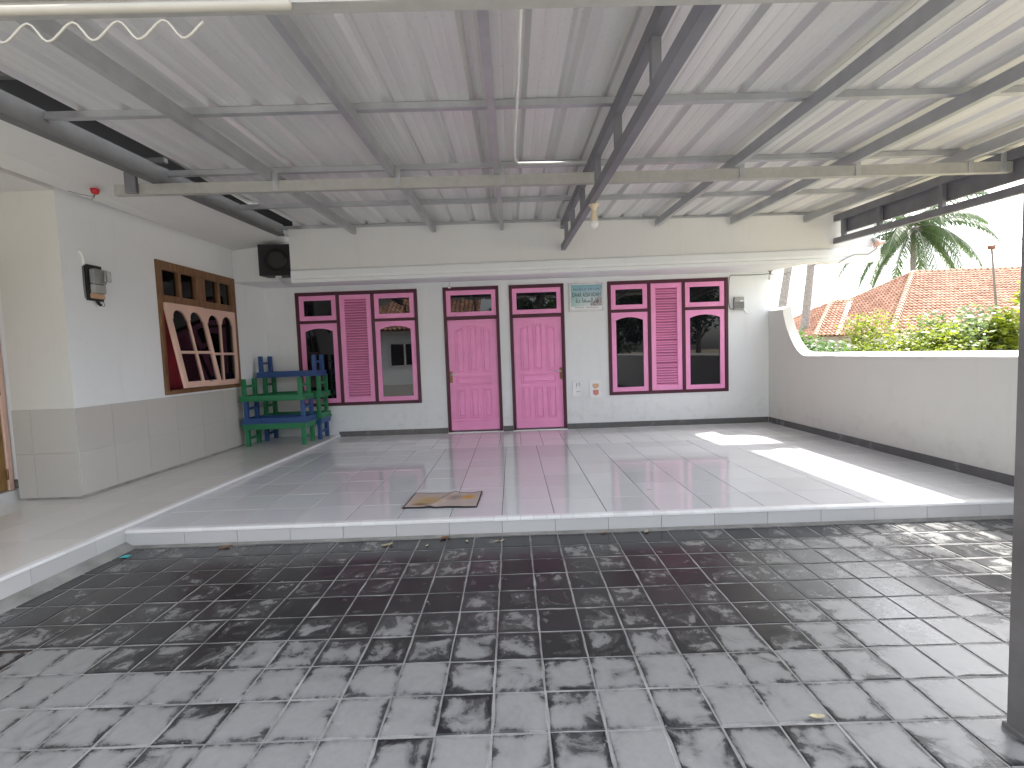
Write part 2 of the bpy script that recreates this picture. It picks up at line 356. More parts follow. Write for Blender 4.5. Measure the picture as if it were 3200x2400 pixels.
cells.sort(key=lambda c: (not visible((c[0], c[1], 0)), (Vector((c[0], c[1], 0))-CAM).length))
rs = random.Random(3); rest = bmesh.new(); rest.loops.layers.uv.new('UVMap')
for n_, (x, y) in enumerate(cells):
    M = Matrix.Translation((x+rs.gauss(0, .0007), y+rs.gauss(0, .0007), rs.gauss(0, .0005))) @ Matrix.Rotation(rs.choice((0, 1, 2, 3))*math.pi/2+rs.gauss(0, .004), 4, 'Z') @ Matrix.Rotation(rs.gauss(0, .0022), 4, 'X') @ Matrix.Rotation(rs.gauss(0, .0022), 4, 'Y')
    me = rs.choice(PM)
    if n_ < 300:
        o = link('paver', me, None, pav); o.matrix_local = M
    else:
        t2 = me.copy(); t2.transform(M); rest.from_mesh(t2); bpy.data.meshes.remove(t2)
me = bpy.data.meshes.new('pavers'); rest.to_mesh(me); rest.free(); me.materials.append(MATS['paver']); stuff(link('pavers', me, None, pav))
# ---- porch floor
def tile_mesh(sx, sy, mat, joint=.0021, b=.0022, th=.009):
    me = MB().bbox(-sx/2+joint, sx/2-joint, -sy/2+joint, sy/2-joint, -th, 0, b).mesh('floor_tile'); me.materials.append(MATS[mat]); return me
TM = {}
def put_tile(name, x0, x1, y0, y1, z, mat, parent, jit=.0004):
    k = (round(x1-x0, 3), round(y1-y0, 3), mat)
    if k not in TM: TM[k] = tile_mesh(x1-x0, y1-y0, mat)
    o = link(name, TM[k], None, parent, loc=((x0+x1)/2, (y0+y1)/2, z+rs.gauss(0, jit)))
    o.rotation_euler = (rs.gauss(0, .0006), rs.gauss(0, .0006), 0); return o
porch = struct(MB().box(-1.30, 5.80, .012, YW+.14, -.4, H1-.0035).build('porch_floor', 'grout_dark'))
rowsY = [.045]+[.4046+.4*k for k in range(6)]+[YB]
for i in range(-1, 18):
    x0, x1 = X0+.4*i, min(X0+.4*(i+1), 5.795)
    if i == -1: x0 = X0-.1
    if x1-x0 < .03: continue
    for a, b in zip(rowsY, rowsY[1:]): put_tile('floor_tile', x0, x1, a, b, H1, 'tile_front', porch)
xs = [X0+3.6+.3*k for k in range(-13, 12)]+[5.795]
ys = [YB+.3*k for k in range(5)]+[YW-.008]
for a, b in zip(xs, xs[1:]):
    for c_, d_ in zip(ys, ys[1:]):
        if b-a > .02 and d_-c_ > .02: put_tile('floor_tile', a, b, c_, d_, H1, 'tile_back', porch)
for i in range(0, 18):                                   # face of the step
    x0, x1 = X0+.4*i, min(X0+.4*(i+1), 5.795)
    if i == 0: x0 -= .06
    if x1-x0 < .03: continue
    me = MB().bbox(x0+.0012, x1-.0012, 0, .010, .018, H1-.026, .002).mesh('riser_tile'); me.materials.append(MATS['tile_riser']); link('riser_tile', me, None, porch)
NM = None
for k in range(0, 71):                                   # rounded nosing, 10 cm pieces
    x0 = X0-.06+.1*k
    if x0 > 5.72: break
    if NM is None:
        pr = [(.043, 0), (.043, -.026), (-.006, -.026)]+[(-.006+.016-.016*math.cos(a), -.016+.016*math.sin(a)) for a in (0, .5, 1.05, 1.57)]
        NM = MB().prism(pr, 0, -.0494, .0494).mesh('nosing_tile'); NM.materials.append(MATS['tile_nosing'])
    link('nosing_tile', NM, None, porch, loc=(x0+.05, 0, H1+.001+rs.gauss(0, .0003)))
MB().box(-1.25, 5.80, .002, .012, -.02, .0185).build('step_base', 'concrete', porch)
# ---- raised platform along the left house
def edge_x(y): return -1.228+.0435*(y)                     # slightly skewed edge
plat = struct(MB().hexa([(-3.6, -2.9, -.4), (edge_x(-2.9)-.012, -2.9, -.4), (edge_x(YW)-.012, YW, -.4), (-3.6, YW, -.4)],
                 [(-3.6, -2.9, H2-.0035), (edge_x(-2.9)-.012, -2.9, H2-.0035), (edge_x(YW)-.012, YW, H2-.0035), (-3.6, YW, H2-.0035)]).build('platform', 'grout_light'))
ys = [.623+.432*k for k in range(-8, 9)]
for a, b in zip(ys, ys[1:]):
    b = min(b, YW-.003)
    if b-a < .02: continue
    for c_ in range(5):
        def xx(y, c): return edge_x(y)-.048-.432*c
        j = .0012; z = H2
        MB().hexa([(xx(a, c_+1)+j, a+j, z-.008), (xx(a, c_)-j, a+j, z-.008), (xx(b, c_)-j, b-j, z-.008), (xx(b, c_+1)+j, b-j, z-.008)],
                  [(xx(a, c_+1)+j, a+j, z), (xx(a, c_)-j, a+j, z), (xx(b, c_)-j, b-j, z), (xx(b, c_+1)+j, b-j, z)]).build('floor_tile', 'tile_platform', plat)
    e0, e1 = edge_x(a), edge_x(b)
    MB().hexa([(e0-.010, a+.001, .05), (e0, a+.001, .05), (e1, b-.001, .05), (e1-.010, b-.001, .05)], [(e0-.010, a+.001, H2-.022), (e0, a+.001, H2-.022), (e1, b-.001, H2-.022), (e1-.010, b-.001, H2-.022)]).build('riser_tile', 'tile_riser', plat)
    for k in range(2):
        y0, y1 = a+(b-a)*k/2+.0006, a+(b-a)*(k+1)/2-.0006; f0, f1 = edge_x(y0), edge_x(y1); vs = []
        pr = [(-.046, 0), (-.046, -.02), (.006, -.02)]+[(.006-.014+.014*math.cos(t_), -.014+.014*math.sin(t_)) for t_ in (0, .5, 1.05, 1.57)]
        for (yy, ff) in ((y0, f0), (y1, f1)): vs += [(ff+p[0], yy, H2+.0015+p[1]) for p in pr]
        n = len(pr); MB().add(vs, [tuple(range(n)), tuple(range(n, 2*n))[::-1]]+[(i, n+i, n+(i+1) % n, (i+1) % n) for i in range(n)]).build('nosing_tile', 'tile_nosing', plat)
MB().add([(edge_x(-2.9)-.01, -2.9, .055), (edge_x(-2.9)+.075, -2.9, .001), (edge_x(.0)+.075, -.001, .001), (edge_x(0)-.01, -.001, .055), (edge_x(-2.9)-.01, -2.9, -.05), (edge_x(0)-.01, -.001, -.05), (edge_x(-2.9)+.075, -2.9, -.05), (edge_x(.0)+.075, -.001, -.05)],
         [(0, 1, 2, 3), (1, 6, 7, 2), (0, 4, 6, 1), (3, 2, 7, 5), (0, 3, 5, 4), (4, 5, 7, 6)]).build('kerb_fillet', 'concrete', plat)

# ================================================================== prayer house (pink doors and windows)
house = thing('prayer_house', 'white single storey house with pink doors and shutters facing the porch', 'house', (2, YW, H1))
house.location = (0, 0, 0)
def wall_holes(x0, x1, z0, z1, holes, y, th):
    X = sorted({x0, x1}|{h for q in holes for h in q[:2]}); Z = sorted({z0, z1}|{h for q in holes for h in q[2:]}); mb = MB()
    def inh(x, z): return any(a < x < b and c < z < d for a, b, c, d in holes)
    vid = {}
    def V(x, yy, z):
        k = (x, yy, z)
        if k not in vid: vid[k] = len(mb.v); mb.v.append(k)
        return vid[k]
    for a, b in zip(X, X[1:]):
        for c, d in zip(Z, Z[1:]):
            if inh((a+b)/2, (c+d)/2): continue
            mb.f.append((V(a, y, c), V(b, y, c), V(b, y, d), V(a, y, d))); mb.f.append((V(a, y+th, d), V(b, y+th, d), V(b, y+th, c), V(a, y+th, c)))
            for (p, q, cx, cz) in (((a, c), (b, c), 0, -1), ((a, d), (b, d), 0, 1), ((a, c), (a, d), -1, 0), ((b, c), (b, d), 1, 0)):
                mx_, mz_ = (a+b)/2+cx*(b-a)/2+cx*.001, (c+d)/2+cz*(d-c)/2+cz*.001
                if inh(mx_, mz_) or not (x0 < mx_ < x1 and z0 < mz_ < z1): mb.f.append((V(p[0], y, p[1]), V(q[0], y, q[1]), V(q[0], y+th, q[1]), V(p[0], y+th, p[1])))
    return mb
W1 = (-1.648, .272, .640, 2.44); W2 = (3.264, 5.156, .655, 2.446); D1 = (.676, 1.553, H1-.05, 2.444); D2 = (1.716, 2.578, H1-.05, 2.444)
wall_holes(-2.8, 5.889, -.4, 3.3, [W1, W2, D1, D2], YW, .16).build('wall', 'wall_white', house)
MB().box(-2.8, 5.889, YW+.161, YW+4, -1, 3.3).build('rear_rooms', 'wall_white', house)
def seg_skirt(a, b): MB().bbox(a, b, YW-.012, YW-.0005, H1-.004, H1+.086, .003).build('skirting', 'skirting', house)
seg_skirt(-1.07, D1[0]-.004); seg_skirt(D1[1]+.004, D2[0]-.004); seg_skirt(D2[1]+.004, 5.787)
# canopy: soffit slab, lip moulding and parapet
YF = 3.05
MB().hexa([(-1.22, YF+.01, 2.445), (5.87, YF+.01, 2.46), (5.87, YW-.001, 2.515), (-1.22, YW-.001, 2.535)], [(-1.22, YF+.01, 2.62), (5.87, YF+.01, 2.62), (5.87, YW-.001, 2.62), (-1.22, YW-.001, 2.62)]).build('canopy_slab', 'wall_white', house)
lip = [(YF-.03, 2.445), (YF+.14, 2.44), (YF+.14, 2.625), (YF-.012, 2.625), (YF-.03, 2.605), (YF-.034, 2.53), (YF-.026, 2.50), (YF-.034, 2.487)]
mb = MB(); n = len(lip)
def lipz(x): return .004*(x-2)
vs = [(x, p[0], p[1]+lipz(x)) for x in (-1.235, 6.77) for p in lip]
mb.add(vs, [tuple(range(n)), tuple(range(n, 2*n))[::-1]]+[(i, n+i, n+(i+1) % n, (i+1) % n) for i in range(n)]); mb.build('canopy_lip', 'wall_white', house)
MB().hexa([(-1.245, YF, 2.615), (6.70, YF, 2.645), (6.70, YF+.12, 2.645), (-1.245, YF+.12, 2.615)], [(-1.245, YF, 3.16), (6.70, YF, 3.10), (6.70, YF+.12, 3.10), (-1.245, YF+.12, 3.16)]).build('parapet', 'wall_fascia', house)
MB().bbox(-2.28, -1.236, 3.40, YW-.001, 2.53, 3.25, .012).build('beam', 'wall_white', house)

def frame_bars(mb, x0, x1, z0, z1, t, y0, y1, tz=None):
    tz = tz or t
    mb.bbox(x0, x0+t, y0, y1, z0, z1, .003); mb.bbox(x1-t, x1, y0, y1, z0, z1, .003)
    mb.bbox(x0+t, x1-t, y0+.0006, y1, z1-tz, z1, .003); mb.bbox(x0+t, x1-t, y0+.0006, y1, z0, z0+tz, .003)
def sash(parent, x0, x1, z0, z1, st, rise=0., y0=YW-.006, y1=YW+.032):
    gx0, gx1, gz0, gz1 = x0+st, x1-st, z0+st, z1-st*1.05
    mb = MB(); mb.bbox(x0, gx0, y0, y1, z0, z1, .003); mb.bbox(gx1, x1, y0, y1, z0, z1, .003); mb.bbox(gx0, gx1, y0+.0008, y1, z0, gz0, .003)
    if rise:
        n = 12; low = [(gx0+(gx1-gx0)*k/n, gz1-rise*(2*k/n-1)**2) for k in range(n+1)]
        mb.prism([(gx1, z1), (gx0, z1)]+low, 1, y0+.0008, y1)
    else: mb.bbox(gx0, gx1, y0+.0008, y1, gz1, z1, .003)
    mb.build('sash', 'pink', parent)
    MB().box(gx0-.01, gx1+.01, y0+.018, y0+.022, gz0-.01, gz1+.01).build('pane', 'glass_dark', parent)
def window(W, label):
    x0, x1, z0, z1 = W; t_ = .054; root = bpy.data.objects.new('window', None); COL.objects.link(root); root.parent = house; root['label'] = label
    wL = (x1-x0)*.349; wC = (x1-x0)*.262
    a0, a1 = x0+t_, x0+t_+(x1-x0-4*t_)*.341; c0 = a1+t_; c1 = c0+(x1-x0-4*t_)*.290; b0, b1 = c1+t_, x1-t_
    mb = MB(); y0, y1 = YW-.018, YW+.10
    frame_bars(mb, x0, x1, z0, z1, t_-.004, y0, y1)
    for m_ in ((a1+.003, c0-.003), (c1+.003, b0-.003)): mb.bbox(m_[0], m_[1], y0+.0012, y1, z0+t_-.004, z1-t_+.004, .003)
    zt0, zt1 = z1-.487, z1-.446
    mb.bbox(x0+t_-.004, a1+.003, y0+.002, y1, zt0, zt1, .003); mb.bbox(b0-.003, x1-t_+.004, y0+.002, y1, zt0, zt1, .003)
    mb.build('frame', 'maroon', root)
    for (p, q) in ((a0, a1), (b0, b1)):
        sash(root, p, q, zt1+.003, z1-t_, .072); sash(root, p, q, z0+t_-.006, zt0-.003, .072, .048)
    # louvre panel
    st = .074; mb = MB(); ya, yb = YW-.006, YW+.03
    frame_bars(mb, c0, c1, z0+t_-.004, z1-t_, st, ya, yb); mb.build('shutter_frame', 'pink', root)
    lz0, lz1 = z0+t_+st, z1-t_-st; n = 38; p = (lz1-lz0)/n
    me = MB().hexa([(c0+st-.004, ya+.003, -p*.12), (c1-st+.004, ya+.003, -p*.12), (c1-st+.004, yb-.006, p*.34), (c0+st-.004, yb-.006, p*.34)],
                   [(c0+st-.004, ya+.003, p*.10), (c1-st+.004, ya+.003, p*.10), (c1-st+.004, yb-.006, p*.54), (c0+st-.004, yb-.006, p*.54)]).mesh('louvre'); me.materials.append(MATS['pink'])
    for k in range(n):
        o = link('louvre', me, None, root, loc=(0, 0, lz0+p*(k+.12))); o.rotation_euler = (rs.gauss(0, .0004), rs.gauss(0, .001), 0)
    MB().box(c0+.02, c1-.02, yb+.004, yb+.012, lz0-.02, lz1+.02).build('backing', 'pink_gap_shade', root)  # darker pink puts the shade between the slats into the colour
    MB().box(x0+.01, x1-.01, YW+.115, YW+.12, z0+.01, z1-.01).build('dark_room_sheet', 'black', root)  # black sheet standing for the unlit room behind the window
    return root
window(W1, 'maroon framed window with pink louvre behind the stacked tables'); window(W2, 'maroon framed window with pink louvre right of the sign')
def door(D, hand, label, kick):
    x0, x1, z0, z1 = D; z0 = H1; t_ = .046; root = bpy.data.objects.new('door', None); COL.objects.link(root); root.parent = house; root['label'] = label
    y0, y1 = YW-.018, YW+.11; mb = MB()
    mb.bbox(x0, x0+t_, y0, y1, z0, z1, .003); mb.bbox(x1-t_, x1, y0, y1, z0, z1, .003); mb.bbox(x0+t_, x1-t_, y0+.001, y1, z1-.052, z1, .003); mb.bbox(x0+t_, x1-t_, y0+.001, y1, 1.934, 1.984, .003)
    mb.build('frame', 'maroon', root)
    sash(root, x0+t_+.002, x1-t_-.002, 1.986, z1-.054, .068)
    a, b = x0+t_+.003, x1-t_-.003; zb, zt = H1+.034, 1.932; yl = YW+.016; wd = b-a
    def fx(u): return a+wd*u
    MB().bbox(a, b, yl, yl+.036, zb, zt, .003).build('leaf', 'pink', root)
    pan = []
    for (u0, u1, k) in ((.145, .325, 0), (.412, .592, 1), (.685, .862, 2)):
        lo = 1.10; hi = {0: (1.765, 1.815), 1: (1.83, 1.83), 2: (1.81, 1.76)}[k]
        pan.append([(fx(u0), lo), (fx(u1), lo), (fx(u1), hi[1]), (fx(u0), hi[0])]); pan.append([(fx(u0), .335 if not kick else .375), (fx(u1), .335 if not kick else .375), (fx(u1), .833), (fx(u0), .833)])
    pan.append([(fx(.14), .89), (fx(.868), .89), (fx(.868), 1.04), (fx(.14), 1.04)])
    for q in pan:
        cx, cz = sum(p[0] for p in q)/4, sum(p[1] for p in q)/4
        def ins(d): return [(p[0]+(d if p[0] < cx else -d), p[1]+(d if p[1] < cz else -d)) for p in q]
        mb = MB(); loops = [(q, yl-.0005), (ins(.004), yl-.013), (ins(.013), yl-.014), (ins(.018), yl-.0012), (ins(.027), yl-.0012), (ins(.042), yl-.010)]
        vs = [(p[0], y, p[1]) for lp, y in loops for p in lp]; fs = [(4*i+k, 4*i+(k+1) % 4, 4*i+4+(k+1) % 4, 4*i+4+k) for i in range(len(loops)-1) for k in range(4)]; e = 4*(len(loops)-1)
        fs.append((e, e+1, e+2, e+3)); mb.add(vs, fs); mb.build('raised_panel', 'pink', root, fix=False)
    if kick:
        MB().bbox(a+.002, b-.002, yl-.012, yl, zb+.004, .315, .003).build('kick_board', 'pink', root); MB().bbox(a+.002, b-.002, yl-.020, yl-.0005, .318, .348, .004).build('weather_strip', 'pink', root)
    hx = a+.028 if hand < 0 else b-.028; d = 1 if hand < 0 else -1
    MB().bbox(hx-.021, hx+.021, yl-.007, yl-.0005, .94, 1.125, .004).build('handle_plate', 'brass', root)
    MB().tube([(hx, yl-.004, 1.07), (hx, yl-.035, 1.07), (hx+d*.02, yl-.042, 1.07), (hx+d*.11, yl-.042, 1.072)], .008, 8).build('handle', 'alu', root, True)
    MB().lathe([(.007, -.012), (.007, -.004)], (hx, yl, .99), 10, 1).build('keyhole', 'black', root)
    MB().bbox(x0-.004, x1+.004, YW-.03, YW+.12, H1-.004, H1+.012, .002).build('threshold', 'tile_nosing', root)
    return root
door(D1, -1, 'left pink panelled door with kick board and handle on its left', True); door(D2, 1, 'right pink panelled door beside the sign, handle on its right', False)

# ================================================================== left house
lh = thing('left_house', 'white neighbouring house wall with beige tiled dado on the left', 'house')
A = Vector((-2.29, .82)); B = Vector((-2.222, 3.365)); C2 = Vector((-2.13, YW))
def wall_seg(p, q, z0, z1, th, holes=()):        # wall whose visible face runs p->q (+X side); holes in (s0,s1,z0,z1)
    L = (q-p).length; d = (q-p)/L; nrm = Vector((d.y, -d.x)); mb = wall_holes(0, L, z0, z1, list(holes), 0, th)
    mb.v = [(p.x+d.x*s_-nrm.x*y_, p.y+d.y*s_-nrm.y*y_, z_) for (s_, y_, z_) in mb.v]; return mb
WL = (1.095, 2.54, 1.03, 2.575)
wall_seg(A, B, -.2, 3.4, .14, [WL]).build('wall', 'wall_white', lh)
wall_seg(B+Vector((-.02, .0005)), C2, -.2, 3.4, .12).build('wall', 'wall_white', lh)
MB().box(-2.86, -2.425, .8205, .95, -.2, 3.4).build('column', 'wall_cream', lh)
MB().add([(-2.4245, .82, -.2), (-2.2905, .8195, -.2), (-2.2905, .94, -.2), (-2.4245, .94, -.2), (-2.4245, .82, 3.4), (-2.2905, .8195, 3.4), (-2.2905, .94, 3.4), (-2.4245, .94, 3.4)], [(3, 2, 1, 0), (4, 5, 6, 7), (0, 1, 5, 4), (1, 2, 6, 5), (2, 3, 7, 6), (3, 0, 4, 7)]).build('column', 'wall_cream', lh)
MB().box(-2.97, -2.8605, .86, .99, -.2, 3.4).build('jamb_wall', 'wall_white', lh)
MB().bbox(-2.975, -2.862, .852, .8598, .272, .36, .002).build('skirting', 'skirting', lh)
MB().box(-3.2, -2.97, -3.2, -.02, -.2, 3.4).build('wall', 'wall_cream', lh); MB().box(-3.2, -2.97, -.0195, .8595, 2.45, 3.4).build('wall', 'wall_cream', lh)
MB().box(-6, -3.2005, -3.2, 6, -.2, 3.4).build('rear_rooms', 'wall_cream', lh)
MB().bbox(-2.97, -2.90, -.3, .855, .10, .268, .004).build('threshold', 'tile_riser', lh)
# dado tiles, 43 cm
d = (B-A).normalized(); nrm = Vector((d.y, -d.x)); zz = [H2, .598, 1.008]; L = (B-A).length; ss = [0]+[.435*k-.06 for k in range(1, 7)]; ss[-1] = L
def slab_on(p, dv, nv, s0, s1, z0, z1, th, name, mat, par, b=.0015):
    me = MB().bbox(s0, s1, -th, 0, z0, z1, b); me.v = [(p.x+dv.x*s_-nv.x*y_, p.y+dv.y*s_-nv.y*y_, z_) for (s_, y_, z_) in me.v]; return me.build(name, mat, par)
slab_on(A, d, nrm, .0, L, H2+.0005, H2+.026, .014, 'skirting', 'concrete', lh)
slab_on(Vector((-2.862, .8195)), Vector((1, 0)), Vector((0, -1)), .0, .575, H2+.0005, H2+.018, .013, 'skirting', 'concrete', lh)
for s0, s1 in zip(ss, ss[1:]):
    for z0, z1 in zip(zz, zz[1:]): slab_on(A, d, nrm, s0+.001, s1-.001, z0+.001, z1-.001, .011, 'dado_tile', 'tile_dado', lh)
for s0, s1 in ((0, .17), (.17, .575)):
    for z0, z1 in zip(zz, zz[1:]): slab_on(Vector((-2.862, .8195)), Vector((1, 0)), Vector((0, -1)), s0+.001, s1-.001, z0+.001, z1-.001, .011, 'dado_tile', 'tile_dado', lh)
# wooden window with two pale sashes, one hanging open
lw = bpy.data.objects.new('window', None); COL.objects.link(lw); lw.parent = lh; lw['label'] = 'brown wooden window with two peach arched sashes'
base = A+d*WL[0]; LW = WL[1]-WL[0]; ang = math.atan2(d.y, d.x)
MW = Matrix(((d.x, -nrm.x, 0, base.x), (d.y, -nrm.y, 0, base.y), (0, 0, 1, 0), (0, 0, 0, 1)))   # local x along wall, y into wall, z up
def inw(mb, name, mat, par=lw, smooth=False, M=MW):
    mb.v = [tuple(M @ Vector(v)) for v in mb.v]; return mb.build(name, mat, par, smooth)
z0, z1 = WL[2], WL[3]; f = .058; y0, y1 = -.022, .10
mb = MB(); mb.bbox(0, f, y0, y1, z0, z1, .004); mb.bbox(LW-f, LW, y0, y1, z0, z1, .004); mb.bbox(f, LW-f, y0+.001, y1, z1-.10, z1, .004); mb.bbox(f, LW-f, y0+.001, y1, z0, z0+.05, .004); inw(mb, 'frame', 'wood_frame')
mb = MB(); mb.bbox(f, LW-f, y0+.003, y1, 2.095, 2.185, .004); mb.bbox(LW/2-.06, LW/2+.06, y0+.004, y1, 2.185, z1-.10, .004)
for h0, h1 in ((f, LW/2-.06), (LW/2+.06, LW-f)):
    mid = (h0+h1)/2; mb.bbox(mid-.022, mid+.022, y0+.006, y1-.04, 2.185, z1-.10, .003); mb.bbox(h0, h0+.03, y0+.007, y1-.04, 2.185, z1-.1, .003); mb.bbox(h1-.03, h1, y0+.007, y1-.04, 2.185, z1-.1, .003)
inw(mb, 'transom_frame', 'wood_frame')
for h0, h1 in ((f, LW/2-.06), (LW/2+.06, LW-f)):
    mid = (h0+h1)/2
    for q0, q1 in ((h0+.03, mid-.022), (mid+.022, h1-.03)): inw(MB().box(q0, q1, .02, .024, 2.185, z1-.10), 'pane', 'glass_clear')
def arched_sash(M, wd, zlo, zhi):
    st = .062; mb = MB(); ya, yb = -.034, 0.; mid = wd/2; mt = .016
    mb.bbox(0, st, ya, yb, zlo, zhi, .003); mb.bbox(wd-st, wd, ya, yb, zlo, zhi, .003); mb.bbox(st, wd-st, ya+.0008, yb, zlo, zlo+.07, .003)
    zc = zlo+(zhi-zlo)*.42; zs = zhi-.19
    mb.bbox(mid-mt, mid+mt, ya+.001, yb, zlo+.07, zs, .002); mb.bbox(st, mid-mt, ya+.0016, yb, zc-mt, zc+mt, .002); mb.bbox(mid+mt, wd-st, ya+.0016, yb, zc-mt, zc+mt, .002)
    top = [(wd-st, zhi), (st, zhi)]
    for (g0, g1) in ((st, mid-mt), (mid+mt, wd-st)):
        c_ = (g0+g1)/2; r = (g1-g0)/2
        top += [(g0, zs-.0), (g0+.012, zs), (g0+.016, zs+.014)]+[(c_-(r-.02)*math.cos(t_), zs+.014+(r-.02)*.95*math.sin(t_)) for t_ in [math.pi*k/10 for k in range(1, 10)]]+[(g1-.016, zs+.014), (g1-.012, zs), (g1, zs)]
    mb.prism(top, 1, ya+.0008, yb); inw(mb, 'sash', 'peach', M=M)
    for (g0, g1) in ((st, mid-mt), (mid+mt, wd-st)):
        for (h0, h1) in ((zlo+.07, zc-mt), (zc+mt, zhi-.06)): inw(MB().box(g0-.004, g1+.004, -.02, -.016, h0-.004, h1+.004), 'pane', 'glass_clear', M=M)
sw = (LW-2*f)/2
arched_sash(MW @ Matrix.Translation((f+sw+.002, .006, 0)), sw-.004, z0+.053, 2.092)
# the nearer sash hangs from its top edge and stands open at the foot
ML = MW @ Matrix.Translation((f+.002, -.004, 2.092)) @ Matrix.Rotation(R_(-10), 4, 'X') @ Matrix.Translation((0, 0, -2.092))
arched_sash(ML, sw-.004, z0+.053, 2.092)
inw(MB().tube([(f+sw*.62, .02, 1.20), (f+sw*.66, -.24, 1.16)], .006, 6), 'stay', 'steel_dark')
mb = MB(); n = 60; vs = []
for k in range(n+1):
    x = f+(LW-2*f)*k/n; yy = .12+.022*math.sin(k*.9)+.012*math.sin(k*2.3+1); vs += [(x, yy, z0), (x, yy, z1-.02)]
mb.add(vs, [(2*k, 2*k+2, 2*k+3, 2*k+1) for k in range(n)]); inw(mb, 'curtain', 'curtain', smooth=True)
inw(MB().box(-.05, LW+.05, .30, .32, z0-.1, z1+.1), 'dark_room_sheet', 'black')  # black sheet standing for the dark room behind the curtain
# wooden door at the far left
ld = bpy.data.objects.new('door', None); COL.objects.link(ld); ld.parent = lh; ld['label'] = 'varnished wooden door at the left edge'
MB().bbox(-2.985, -2.952, -.015, .80, .275, 2.40, .004).build('leaf', 'wood_door', ld)
MB().bbox(-3.0, -2.94, .803, .852, .27, 2.45, .004).build('frame', 'peach', ld)
for k in range(3): MB().lathe([(.007, -.05), (.009, -.045), (.009, .045), (.007, .05)], (-2.944, .80, .42+.78*k), 8).build('hinge', 'brass', ld, True)
# eaves soffit, and black sheets added above it for the dark roof void
sx = lambda y: -1.63+.105*y
mb = MB(); b4 = [(-2.30, -3.2, 2.962), (sx(-3.2), -3.2, 3.08), (sx(3.4), 3.4, 3.085), (-2.21, 3.4, 2.985)]
mb.hexa(b4, [(x, y, z+.07) for x, y, z in b4]); mb.build('eaves_soffit', 'wall_soffit', lh)  # soffit plaster in its own slightly warmer white
MB().box(-3.2, -2.3005, -3.2, .8195, 2.962, 3.03).build('eaves_soffit', 'wall_soffit', lh)
MB().hexa([(-6, -3.4, 4.5), (-.75, -3.4, 3.30), (-.75, 4.4, 3.44), (-6, 4.4, 4.5)], [(-6, -3.4, 4.52), (-.75, -3.4, 3.32), (-.75, 4.4, 3.46), (-6, 4.4, 4.52)]).build('void_blackout', 'black', lh)  # black sheet added under the roof to keep the void dark
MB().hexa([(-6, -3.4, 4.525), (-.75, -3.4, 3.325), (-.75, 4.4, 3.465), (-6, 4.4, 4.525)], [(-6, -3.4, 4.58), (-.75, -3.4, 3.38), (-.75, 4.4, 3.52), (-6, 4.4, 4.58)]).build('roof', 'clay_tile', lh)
MB().box(-2.1, -1.26, 3.41, 3.5, 3.0, 3.6).build('void_blackout', 'black', lh)  # black block added to stop light leaking in at the back
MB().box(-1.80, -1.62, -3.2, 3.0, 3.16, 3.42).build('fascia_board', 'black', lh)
for (yy) in (-.55, .72): MB().bbox(-1.42, -1.22, yy, yy+.05, 3.13, 3.17, .004).build('batten_end', 'steel_matt', lh)

# ================================================================== boundary wall on the right
bw = thing('boundary_wall', 'low white boundary wall with scooped top on the right', 'wall')
T = .125; XR = 5.80
curve = [(3.03, 1.193), (3.118, 1.197), (3.20, 1.225), (3.286, 1.283), (3.36, 1.355), (3.43, 1.44), (3.49, 1.53), (3.54, 1.62), (3.58, 1.71), (3.61, 1.80), (3.632, 1.885)]
prof = [(-7, -1.2), (-7, 1.193)]+curve+[(YW-.001, 1.895), (YW-.001, -1.2)]
n = len(prof); mb = MB(); vs = [(XR, y, z) for y, z in prof]+[(XR+T, y, z+(.05 if 0 < i < n-1 else 0)) for i, (y, z) in enumerate(prof)]
mb.add(vs, [tuple(range(n))[::-1], tuple(range(n, 2*n))]+[(i, (i+1) % n, n+(i+1) % n, n+i) for i in range(n)]); mb.build('wall', 'wall_cream', bw)
MB().bbox(XR-.012, XR-.0005, 0.0, YW-.013, H1-.004, H1+.086, .003).build('skirting', 'skirting', bw)
MB().bbox(XR-.010, XR-.0005, -6.9, -.001, -.004, .09, .003).build('skirting', 'skirting', bw)

# ================================================================== carport roof
car = thing('carport', 'galvanised steel carport with corrugated zinc sheets over the porch', 'carport')
AZ, BZ, MZ = 3.0557, -.00954, .042
def zr(x, y): return AZ+BZ*x+MZ*(y-YF)            # underside of the rafters
Y0, Y1 = -2.02, 3.04
def rbox(x0, x1, y0, y1, o0, o1, name, mat, par=car):  # sloping box following the roof
    MBx = MB().hexa([(x0, y0, zr(x0, y0)+o0), (x1, y0, zr(x1, y0)+o0), (x1, y1, zr(x1, y1)+o0), (x0, y1, zr(x0, y1)+o0)], [(x0, y0, zr(x0, y0)+o1), (x1, y0, zr(x1, y0)+o1), (x1, y1, zr(x1, y1)+o1), (x0, y1, zr(x0, y1)+o1)])
    return MBx.build(name, mat, par)
def cchannel(x0, x1, y0, y1, o0, o1, name, mat, par=car, open_side=1, t_=.006, lipd=.014):
    # C profile running along Y, open to +X or -X
    prf = [(0, 0), (1, 0), (1, lipd), (1-t_/(x1-x0), lipd), (1-t_/(x1-x0), t_), (t_/(x1-x0), t_), (t_/(x1-x0), (o1-o0)-t_), (1-t_/(x1-x0), (o1-o0)-t_), (1-t_/(x1-x0), (o1-o0)-lipd), (1, (o1-o0)-lipd), (1, o1-o0), (0, o1-o0)]
    vs = []
    for y in (y0, y1):
        for u, h in prf:
            x = x0+(x1-x0)*(u if open_side > 0 else 1-u); vs.append((x, y, zr(x, y)+o0+h))
    n = len(prf); return MB().add(vs, [tuple(range(n)), tuple(range(n, 2*n))[::-1]]+[(i, n+i, n+(i+1) % n, (i+1) % n) for i in range(n)]).build(name, mat, par)
RX = [-.345, .735, 1.655, 3.755, 4.775, 5.765]
